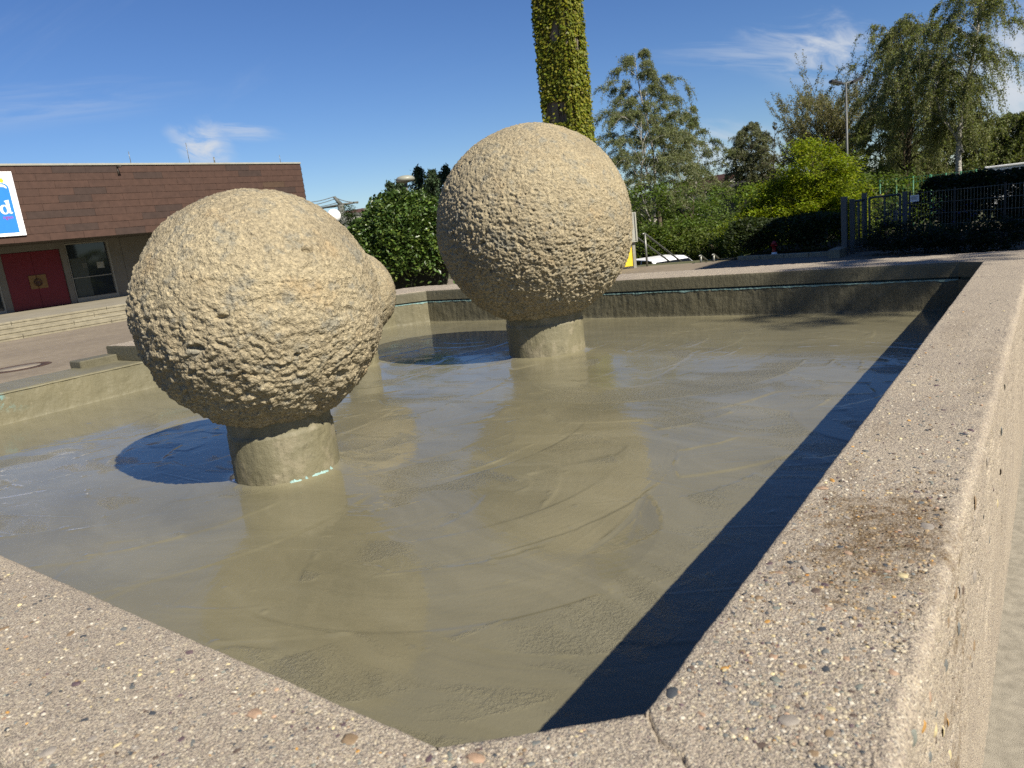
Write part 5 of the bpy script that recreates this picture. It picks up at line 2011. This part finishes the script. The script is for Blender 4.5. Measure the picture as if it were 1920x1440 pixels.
def mast():
    p = at(1590, 380, 33.0)
    zt = up_z(1583, 156, 33.0)
    root = empty('floodlight_mast', (p[0], p[1], -0.6), 'tall thin floodlight mast with two lamp heads', 'light mast')
    z = zt + 0.6
    MB().tube([(0, 0, 0), (0, 0, z * 0.4), (0, 0, z)], [0.065, 0.05, 0.032], 8).build('pole', M_GREYPAINT, root)
    dx = CAM_R[:, 0] / np.linalg.norm(CAM_R[:2, 0])
    r = np.array([dx[0], dx[1], 0])
    r /= np.linalg.norm(r)
    MB().tube([tuple(-r * 0.30 + np.array([0, 0, z + 0.01])), (0, 0, z - 0.02), tuple(r * 0.30 + np.array([0, 0, z + 0.05]))], 0.028, 6).build('cross_arm', M_GREYPAINT, root)
    dark = simple('dark_lamp_housing', (0.03, 0.03, 0.035), 0.5)
    for sgn in (-1, 1):
        c = r * 0.40 * sgn + np.array([0, 0, z + 0.06])
        M = Matrix.Translation(Vector(c)) @ Matrix.Rotation(math.atan2(r[1], r[0]), 4, 'Z') @ Matrix.Rotation(math.radians(-20 * sgn), 4, 'Y')
        mb = MB()
        mb.box((-0.22, -0.15, -0.05), (0.22, 0.15, 0.05), 0.02, M=M)
        o = mb.build('lamp_head', dark, root)
        MB().box((-0.19, -0.13, -0.062), (0.19, 0.13, -0.052), M=M).build('lamp_glass', simple('lamp_glass', (0.4, 0.42, 0.42), 0.2), o)


def disc_lamp():
    p = at(760, 336, 25.0)
    root = empty('street_lamp', (p[0], p[1], 0.0), 'street lamp with flat pale grey disc head above the dome shrub', 'street lamp')
    z = p[2]
    MB().tube([(0, 0, 0), (0, 0, 1.0), (0, 0, z - 0.1)], [0.06, 0.045, 0.04], 10).build('pole', M_GALV, root)
    hm = simple('pale_lamp_shell', (0.42, 0.43, 0.40), 0.4, 0.05)
    MB().lathe([(0.05, -0.13), (0.10, -0.10), (0.27, -0.07), (0.305, -0.02), (0.30, 0.03), (0.24, 0.085), (0.12, 0.115), (0.0, 0.122)], 28, Matrix.Translation((0, 0, z))).build('lamp_head', hm, root)
    MB().lathe([(0.0, -0.118), (0.09, -0.112), (0.235, -0.085), (0.24, -0.078)], 28, Matrix.Translation((0, 0, z))).build('diffuser', simple('lamp_diffuser', (0.20, 0.21, 0.18), 0.3), root)


def globe_lamp():
    p = at(626, 405, 30.0)
    root = empty('globe_lamp', (p[0], p[1], 0.0), 'street lamp with white globe behind the nearest stone ball', 'street lamp')
    z = p[2]
    MB().tube([(0, 0, 0), (0, 0, z - 0.22)], [0.06, 0.04], 8).build('pole', M_GALV, root)
    a = [(-0.27 * math.cos(t), 0.27 * math.sin(t)) for t in np.linspace(-math.pi / 2, math.pi / 2, 13)]
    MB().lathe([(abs(0.27 * math.cos(t)), 0.27 * math.sin(t)) for t in np.linspace(-math.pi / 2 + 0.2, math.pi / 2, 12)], 20, Matrix.Translation((0, 0, z))).build('globe', M_WHITE, root)


def notice_board():
    p = at(1190, 480, 20.9)
    root = empty('notice_board', (p[0], p[1], 0.0), 'board with white case and yellow lower panel right of the largest stone ball', 'board')
    dx = np.array([CAM_R[0, 0], CAM_R[1, 0], 0]); dx /= np.linalg.norm(dx)
    rz = math.atan2(dx[1], dx[0])
    root.rotation_euler = (0, 0, rz)
    zt, zb = up_z(1193, 400, 20.9), up_z(1196, 451, 20.9)
    MB().box((-0.05, -0.04, 0), (0.03, 0.04, zt)).build('post', simple('pale_post', (0.45, 0.44, 0.42), 0.5), root)
    MB().box((-1.30, -0.04, 0), (-1.22, 0.04, zt)).build('post', simple('pale_post', (0.45, 0.44, 0.42), 0.5), root)
    cs = MB()
    cs.box((-1.36, -0.10, zb), (0.09, -0.041, zt + 0.04), 0.01)
    cs.box((-1.36, -0.115, zb - 0.03), (0.10, -0.035, zb - 0.002), 0.006)
    cs.box((0.06, -0.125, zb), (0.10, -0.101, zt + 0.04), 0.004)
    cs.build('case', simple('white_case', (0.62, 0.62, 0.60), 0.4, 0.05), root)
    MB().box((-1.21, -0.02, 0.06), (-0.055, 0.0, zb - 0.04), 0.004).build('panel', simple('yellow_panel', (0.80, 0.60, 0.05), 0.5, 0.05, wb=(0.9, 0.9, 0.8)), root)


def handrail(kind, label, a_top, a_bot, b_end, d0, d1, two=True):
    """Tubular handrail that drops away with the stairs behind the edge of the square."""
    A = at(*a_top, d0)
    B = at(*b_end, d1)
    root = empty('handrail', (A[0], A[1], 0.0), label, 'handrail', 'galvanised handrails of the stairs')
    z = A[2]
    o = np.array([A[0], A[1], 0])
    d = B - A
    nn = np.array([-d[1], d[0], 0]); nn /= np.linalg.norm(nn)
    w = 0.34
    for s in ((0, 1) if two else (0,)):
        off = nn * w * s
        p0 = A - o + off
        p1 = B - o + off
        e = p1 + (p1 - p0) * 0.15
        MB().tube([tuple(p0 - d / np.linalg.norm(d) * 0.18 * np.array([1, 1, 0])), tuple(p0), tuple(e)], 0.026, 8).build('rail', M_GALV, root)
        MB().tube([(p0[0], p0[1], -0.1 if z < 1.5 else 0), tuple(p0)], 0.03, 8).build('post', M_GALV, root)
        q = p0 + (p1 - p0) * 0.95
        MB().tube([(q[0], q[1], -1.2), tuple(q)], 0.03, 8).build('post', M_GALV, root)


def hydrant():
    c = onplane(1452, 480, 0.004)
    root = empty('hydrant', (c[0], c[1], 0.004), 'small red hydrant with white foot before the dark hedge', 'hydrant')
    red = simple('hydrant_red', (0.42, 0.02, 0.025), 0.4, 0.08)
    MB().lathe([(0.05, 0.10), (0.055, 0.12), (0.05, 0.14), (0.05, 0.29), (0.07, 0.30), (0.07, 0.32), (0.045, 0.36), (0.02, 0.385), (0.0, 0.388)], 14).build('body', red, root)
    arms = MB()
    arms.tube([(-0.085, 0.03, 0.27), (0.085, -0.03, 0.27)], 0.026, 8)
    arms.build('side_outlets', red, root)
    MB().lathe([(0.085, 0.0), (0.08, 0.03), (0.06, 0.099), (0.0, 0.0995)], 14).build('foot', M_WHITE, root)


def car():
    c = at(1236, 481.5, 24.6)
    zr = c[2]
    root = empty('parked_car', (c[0], c[1], zr - 1.46), 'white car on the lower road, roof showing below the handrail', 'car')
    root.rotation_euler = (0, 0, math.radians(147))
    L, W = 4.1, 1.72
    def sect(prof, y):
        return [(x, y, z) for x, z in prof]
    body = [(-2.05, 0.30), (-2.05, 0.62), (-1.98, 0.86), (-1.20, 0.95), (0.85, 0.97), (1.80, 0.95), (2.02, 0.85), (2.06, 0.55), (2.04, 0.30)]
    paint = simple('white_car_paint', (0.80, 0.80, 0.79), 0.25, 0.02, wb=(1, 1, 1))
    mb = MB()
    ys = [(-W / 2, 0.97), (-W / 2 + 0.06, 1.0), (W / 2 - 0.06, 1.0), (W / 2, 0.97)]
    vs, n = [], len(body)
    for y, k in ys:
        vs += [(x * k, y, 0.62 + (z - 0.62) * k) for x, z in body]
    fs = []
    for i in range(len(ys) - 1):
        for j in range(n):
            j2 = (j + 1) % n
            fs.append((i * n + j, i * n + j2, (i + 1) * n + j2, (i + 1) * n + j))
    fs += [tuple(range(n)), tuple(range((len(ys) - 1) * n, len(ys) * n))[::-1]]
    mb.add(vs, fs)
    mb.build('body', paint, root)
    cab = [(-1.30, 0.955), (-0.70, 1.36), (-0.45, 1.44), (0.60, 1.455), (1.25, 1.40), (1.78, 0.955)]
    mb = MB()
    n = len(cab)
    vs = []
    for y, k in ((-0.80, 0.0), (-0.62, 1.0), (0.62, 1.0), (0.80, 0.0)):
        vs += [(x, (y if z < 1.0 else (y if abs(y) < 0.7 else math.copysign(0.66, y))), z - (0.02 if abs(y) > 0.7 else 0)) for x, z in cab]
    fs = []
    for i in range(3):
        for j in range(n - 1):
            fs.append((i * n + j, i * n + j + 1, (i + 1) * n + j + 1, (i + 1) * n + j))
    fs += [tuple(range(n)), tuple(range(3 * n, 4 * n))[::-1]]
    mb.add(vs, fs)
    mb.build('roof', paint, root)
    glass = simple('car_glass', (0.012, 0.014, 0.016), 0.15, 0.02, spec=0.25)
    for s in (-1, 1):
        for xa, xb, xc, xd in ((-1.02, -0.62, -0.05, -0.05), (0.02, 0.02, 0.72, 0.80), (0.86, 0.80, 1.18, 1.42)):
            y0, y1 = s * 0.812, s * 0.682
            MB().add([(xa, y0, 0.99), (xd, y0, 0.99), (xc, y1, 1.405), (xb, y1, 1.405), (xa, y0 - s * 0.01, 0.99), (xd, y0 - s * 0.01, 0.99), (xc, y1 - s * 0.01, 1.405), (xb, y1 - s * 0.01, 1.405)],
                     [(0, 1, 2, 3), (4, 7, 6, 5), (0, 4, 5, 1), (1, 5, 6, 2), (2, 6, 7, 3), (3, 7, 4, 0)]).build('side_window', glass, root)
    MB().add([(-1.26, -0.72, 0.985), (-1.26, 0.72, 0.985), (-0.74, 0.60, 1.345), (-0.74, -0.60, 1.345)], [(0, 1, 2, 3)], M=Matrix.Translation((-0.012, 0, 0.012))).build('windscreen', glass, root)
    MB().add([(1.74, -0.70, 1.0), (1.74, 0.70, 1.0), (1.30, 0.58, 1.375), (1.30, -0.58, 1.375)], [(0, 1, 2, 3)], M=Matrix.Translation((0.014, 0, 0.008))).build('rear_window', glass, root)
    tyre = simple('tyre_rubber', (0.02, 0.02, 0.02), 0.8)
    for x in (-1.28, 1.30):
        for s in (-1, 1):
            M = Matrix.Translation((x, s * 0.74, 0.31)) @ Matrix.Rotation(math.pi / 2, 4, 'X')
            w = MB().lathe([(0.18, -0.10), (0.29, -0.11), (0.31, -0.08), (0.31, 0.08), (0.29, 0.11), (0.18, 0.10)], 20, M).build('wheel', tyre, root)
            MB().lathe([(0.0, -0.085), (0.175, -0.09), (0.18, 0.09), (0.0, 0.085)], 16, M).build('rim', M_GALV, w)
    for s in (-1, 1):
        MB().box((-2.075, s * 0.62 - 0.16, 0.62), (-2.0, s * 0.62 + 0.16, 0.76), 0.02).build('headlight', simple('lamp_clear', (0.5, 0.5, 0.5), 0.1), root)
        MB().box((2.0, s * 0.68 - 0.12, 0.66), (2.07, s * 0.68 + 0.12, 0.86), 0.02).build('tail_light', simple('lamp_red', (0.35, 0.02, 0.02), 0.2), root)
        MB().box((-0.95, s * 0.93 - 0.07, 0.96), (-0.83, s * 0.93 + 0.07, 1.07), 0.02).build('mirror', paint, root)


def kerb():
    a, b = gp(1380, 20.1), gp(1566, 19.0)
    root = empty('kerb', (a[0], a[1], 0.0), 'low concrete kerb along the foot of the dark hedge', 'kerb')
    A, B = np.array(a), np.array(b)
    d = B - A
    L = np.linalg.norm(d)
    ang = math.atan2(d[1], d[0])
    root.rotation_euler = (0, 0, ang)
    n = 4
    for k in range(n):
        MB().box((L * k / n + 0.006, -0.06, -0.05), (L * (k + 1) / n - 0.006, 0.06, 0.10), 0.01).build('kerb_stone', M_CONC, root)
    c, e = gp(1568, 18.6), gp(1600, 18.9)
    r2 = empty('low_wall', (c[0], c[1], 0.0), 'short concrete block wall at the foot of the gate post', 'wall')
    MB().box((-0.12, -0.35, -0.02), (0.14, 0.5, 0.19), 0.012).build('block', M_CONC, r2)


def overhead_line():
    p = at(641, 430, 52.0)
    root = empty('catenary_mast', (p[0], p[1], 0.0), 'grey railway catenary mast with slanted bracket and thin wires', 'mast')
    dx = np.array([CAM_R[0, 0], CAM_R[1, 0], 0]); dx /= np.linalg.norm(dx)
    def off(px, py):
        return at(px, py, 52.0) - np.array([p[0], p[1], 0])
    grey = simple('weathered_mast', (0.16, 0.17, 0.17), 0.7)
    MB().tube([(0, 0, 0), tuple(off(639, 384))], [0.30, 0.22], 6).build('mast', grey, root)
    MB().tube([tuple(off(639, 384)), tuple(off(626, 369))], [0.16, 0.10], 5).build('bracket', grey, root)
    MB().tube([tuple(off(600, 391)), tuple(off(640, 383)), tuple(off(672, 379))], 0.08, 4).build('cross_arm', grey, root)
    for a, b in (((626, 369), (575, 380)), ((628, 373), (575, 386)), ((639, 378), (575, 391)), ((626, 369), (660, 379)), ((672, 379), (600, 391))):
        pts = [off(a[0] + (b[0] - a[0]) * t, a[1] + (b[1] - a[1]) * t + 2 * math.sin(math.pi * t)) for t in np.linspace(0, 1, 7)]
        MB().tube([tuple(q) for q in pts], 0.03, 3).build('wire', grey, root)


def grey_hall():
    a = at(596, 404, 62.0)
    b = at(745, 386, 70.0)
    root = empty('grey_shed', (a[0], a[1], 0.0), 'distant grey flat roofed building between brown hall and dome shrub', 'building')
    d = b - a
    L = math.hypot(d[0], d[1])
    root.rotation_euler = (0, 0, math.atan2(d[1], d[0]))
    h = a[2]
    wall = simple('grey_sheet', (0.30, 0.30, 0.31), 0.7, 0.08)
    MB().box((0, 0, 0), (L, 14, h - 1.2)).build('wall', simple('shed_wall', (0.17, 0.19, 0.19), 0.8), root)
    MB().box((-0.3, -0.3, h - 1.2 + 0.002), (L + 0.3, 14.3, h - 0.2)).build('fascia', wall, root)
    MB().box((-0.4, -0.4, h - 0.198), (L + 0.4, 14.4, h)).build('roof_edge', simple('roof_grey', (0.14, 0.14, 0.15), 0.7), root)
    for k in range(6):
        x = L * (k + 0.4) / 6
        f = MB().box((x, -0.06, 0.6), (x + L / 9, -0.003, h - 1.7)).build('window', simple('shed_frame', (0.35, 0.36, 0.36), 0.5), root)
        MB().box((x + 0.12, -0.08, 0.72), (x + L / 9 - 0.12, -0.061, h - 1.82)).build('pane', mat_glass('shed_glass', (0.04, 0.05, 0.05)), f)
    q = at(666, 425, 48.0)
    r3 = empty('white_pole', (q[0], q[1], 0.0), 'thin white pole standing left of the dome shrub', 'pole')
    MB().tube([(0, 0, 0), (0, 0, up_z(664, 411, 48.0))], 0.10, 6).build('shaft', M_WHITE, r3)
    br = empty('brown_roof_house', tuple(at(628, 430, 75.0) * np.array([1, 1, 0])), 'low house with dark brown roof beside the white globe', 'house')
    MB().box((-4, 0, 0), (3, 6, 3.2)).build('wall', M_CREAM, br)
    zt = up_z(620, 396, 75.0)
    MB().prism([(-4.5, -0.5, 3.202), (-4.5, 6.5, 3.202), (-4.5, 3, zt)], (8, 0, 0)).build('roof', simple('brown_roof', (0.12, 0.06, 0.05), 0.8), br)


def far_houses():
    for i, (px, ytop, d, w, lab, wallc, roofc) in enumerate(((1379, 322, 78.0, 2.6, 'far white gabled house between the trees', (0.80, 0.76, 0.66), (0.16, 0.07, 0.05)),
                                                             (1357, 326, 84.0, 2.4, 'far house with red tiled roof left of the white gable', (0.62, 0.50, 0.42), (0.20, 0.075, 0.05)))):
        p = at(px, ytop, d)
        root = empty('far_house', (p[0], p[1], -1.5), lab, 'house', 'far houses')
        dx = np.array([CAM_R[0, 0], CAM_R[1, 0], 0]); dx /= np.linalg.norm(dx)
        root.rotation_euler = (0, 0, math.atan2(dx[1], dx[0]) + (0.15 if i == 0 else 0.25))
        zt = p[2] + 1.5
        ze = zt - w * 0.42
        wm = simple('house_render', wallc, 0.8, 0.08, wb=(0.9, 0.9, 0.9))
        MB().box((-w / 2, 0, 0), (w / 2, 8, ze)).build('wall', wm, root)
        MB().prism([(-w / 2, 0.0, ze + 0.002), (w / 2, 0.0, ze + 0.002), (0, 0.0, zt - 0.12)], (0, 8, 0)).build('gable', wm, root)
        rf = MB()
        for s in (-1, 1):
            rf.prism([(s * (w / 2 + 0.4), -0.3, ze - 0.25), (0, -0.3, zt), (0, -0.3, zt - 0.16), (s * (w / 2 + 0.4), -0.3, ze - 0.42)], (0, 8.6, 0))
        rf.build('roof', simple('house_roof', roofc, 0.85, 0.2), root)
        for x, z in ((-0.75, ze - 1.2), (0.25, ze - 1.2)):
            f = MB().box((x - 0.35, -0.05, z - 0.1), (x + 0.45, -0.004, z + 0.8)).build('window', M_WHITE, root)
            MB().box((x - 0.28, -0.07, z - 0.03), (x + 0.38, -0.051, z + 0.73)).build('pane', mat_glass('house_glass', (0.05, 0.06, 0.07)), f)
    p = at(1372, 340, 66.0)
    root = empty('dark_barn', (p[0], p[1], -1.5), 'dark roofed barn below the far white gable', 'building')
    zt = p[2] + 1.5
    MB().box((-1.8, 0, 0), (1.6, 6, zt - 0.9)).build('wall', simple('barn_wall', (0.10, 0.09, 0.08), 0.85), root)
    MB().prism([(-2.0, -0.4, zt - 0.898), (-2.0, 6.4, zt - 0.898), (-2.0, 3.0, zt)], (3.9, 0, 0)).build('roof', simple('barn_roof', (0.06, 0.055, 0.055), 0.85), root)
    for i, (px, d, lab, c) in enumerate(((1262, 46.0, 'small dark blue sign seen through the bushes', (0.03, 0.07, 0.25)), (1298, 46.0, 'small white sign with a blue band seen through the bushes', (0.6, 0.62, 0.66)))):
        q = at(px, 437 if i == 0 else 433, 32.3)
        r = empty('roadside_sign', tuple(q), lab, 'sign', 'signs by the lower road')
        rz = math.atan2(dx[1], dx[0])
        r.rotation_euler = (0, 0, rz)
        MB().box((-0.16, -0.01, -0.08), (0.16, 0.01, 0.08), 0.003).build('panel', simple('sign_panel', c, 0.5, 0.05, wb=(0.8, 0.8, 0.8)), r)
        MB().tube([(0, 0.03, -2.5), (0, 0.03, 0.05)], 0.02, 6).build('post', M_GALV, r)
        if i:
            MB().box((-0.13, -0.014, -0.02), (0.12, -0.0105, 0.02)).build('band', simple('sign_band', (0.04, 0.05, 0.2), 0.5), r)


def young_trees():
    for i, (px, top, d, w, lab) in enumerate(((654, 385, 45.0, 0.9, 'young slim tree left of the dome shrub'), (636, 402, 46.0, 1.1, 'young bushy tree beside the catenary mast'))):
        t = at(px, top, d)
        tree_round((t[0], t[1], 0.0), [((0, 0, t[2] * 0.72), (w * 0.45, w * 0.45, t[2] * 0.27)), ((0, 0, t[2] * 0.35), (w * 0.8, w * 0.8, t[2] * 0.28))], 700 + i, lab, (0.045, 0.07, 0.022), 5000, 0.12,
                   cat='tree', group='young trees by the railway', name='young_tree', ncl=90, clump=0.4)


def shading_block():
    """The neighbouring block that keeps the end of the square in shade: outside the frame, to the right."""
    root = empty('neighbour_block', (4.5, 9.0, 0.0), 'tall rendered block right of the square, unseen, inferred from its shadow', 'building')
    MB().box((0, 0, 0), (11, 14.0, 10.0)).build('wall', M_CREAM, root)
    MB().box((-0.25, -0.25, 10.002), (11.25, 14.25, 10.3)).build('roof', simple('block_roof', (0.2, 0.2, 0.2), 0.8), root)
    for r in range(3):
        for k in range(5):
            y = 0.9 + k * 2.6
            z = 1.0 + r * 3.1
            f = MB().box((-0.05, y, z), (-0.004, y + 1.6, z + 1.7)).build('window', M_WHITE, root)
            MB().box((-0.07, y + 0.08, z + 0.08), (-0.051, y + 1.52, z + 1.62)).build('pane', mat_glass('block_glass', (0.05, 0.06, 0.07)), f)


mesh_fence()
gate()
notice()
green_fence()
container()
mast()
disc_lamp()
globe_lamp()
notice_board()
handrail('upper', 'upper galvanised handrail above the white car', (1209, 438), None, (1282, 494), 21.0, 24.0)
handrail('lower', 'short lower handrail left of the hydrant', (1338, 477), None, (1352, 489), 20.4, 21.3)
hydrant()
car()
kerb()
overhead_line()
grey_hall()
far_houses()
young_trees()
shading_block()
# tree beside the basin, right of the frame: its twigs throw the streaky shade on the far corner
tree_birch((6.6, 4.2, 0.0), (6.9, 4.3, 8.6), 1.5, 95, 'young birch beside the basin, right of the frame', (0.10, 0.11, 0.045), 1000, 0.085, 0.05, 0.3, 0.83, 0, nlimb=9)
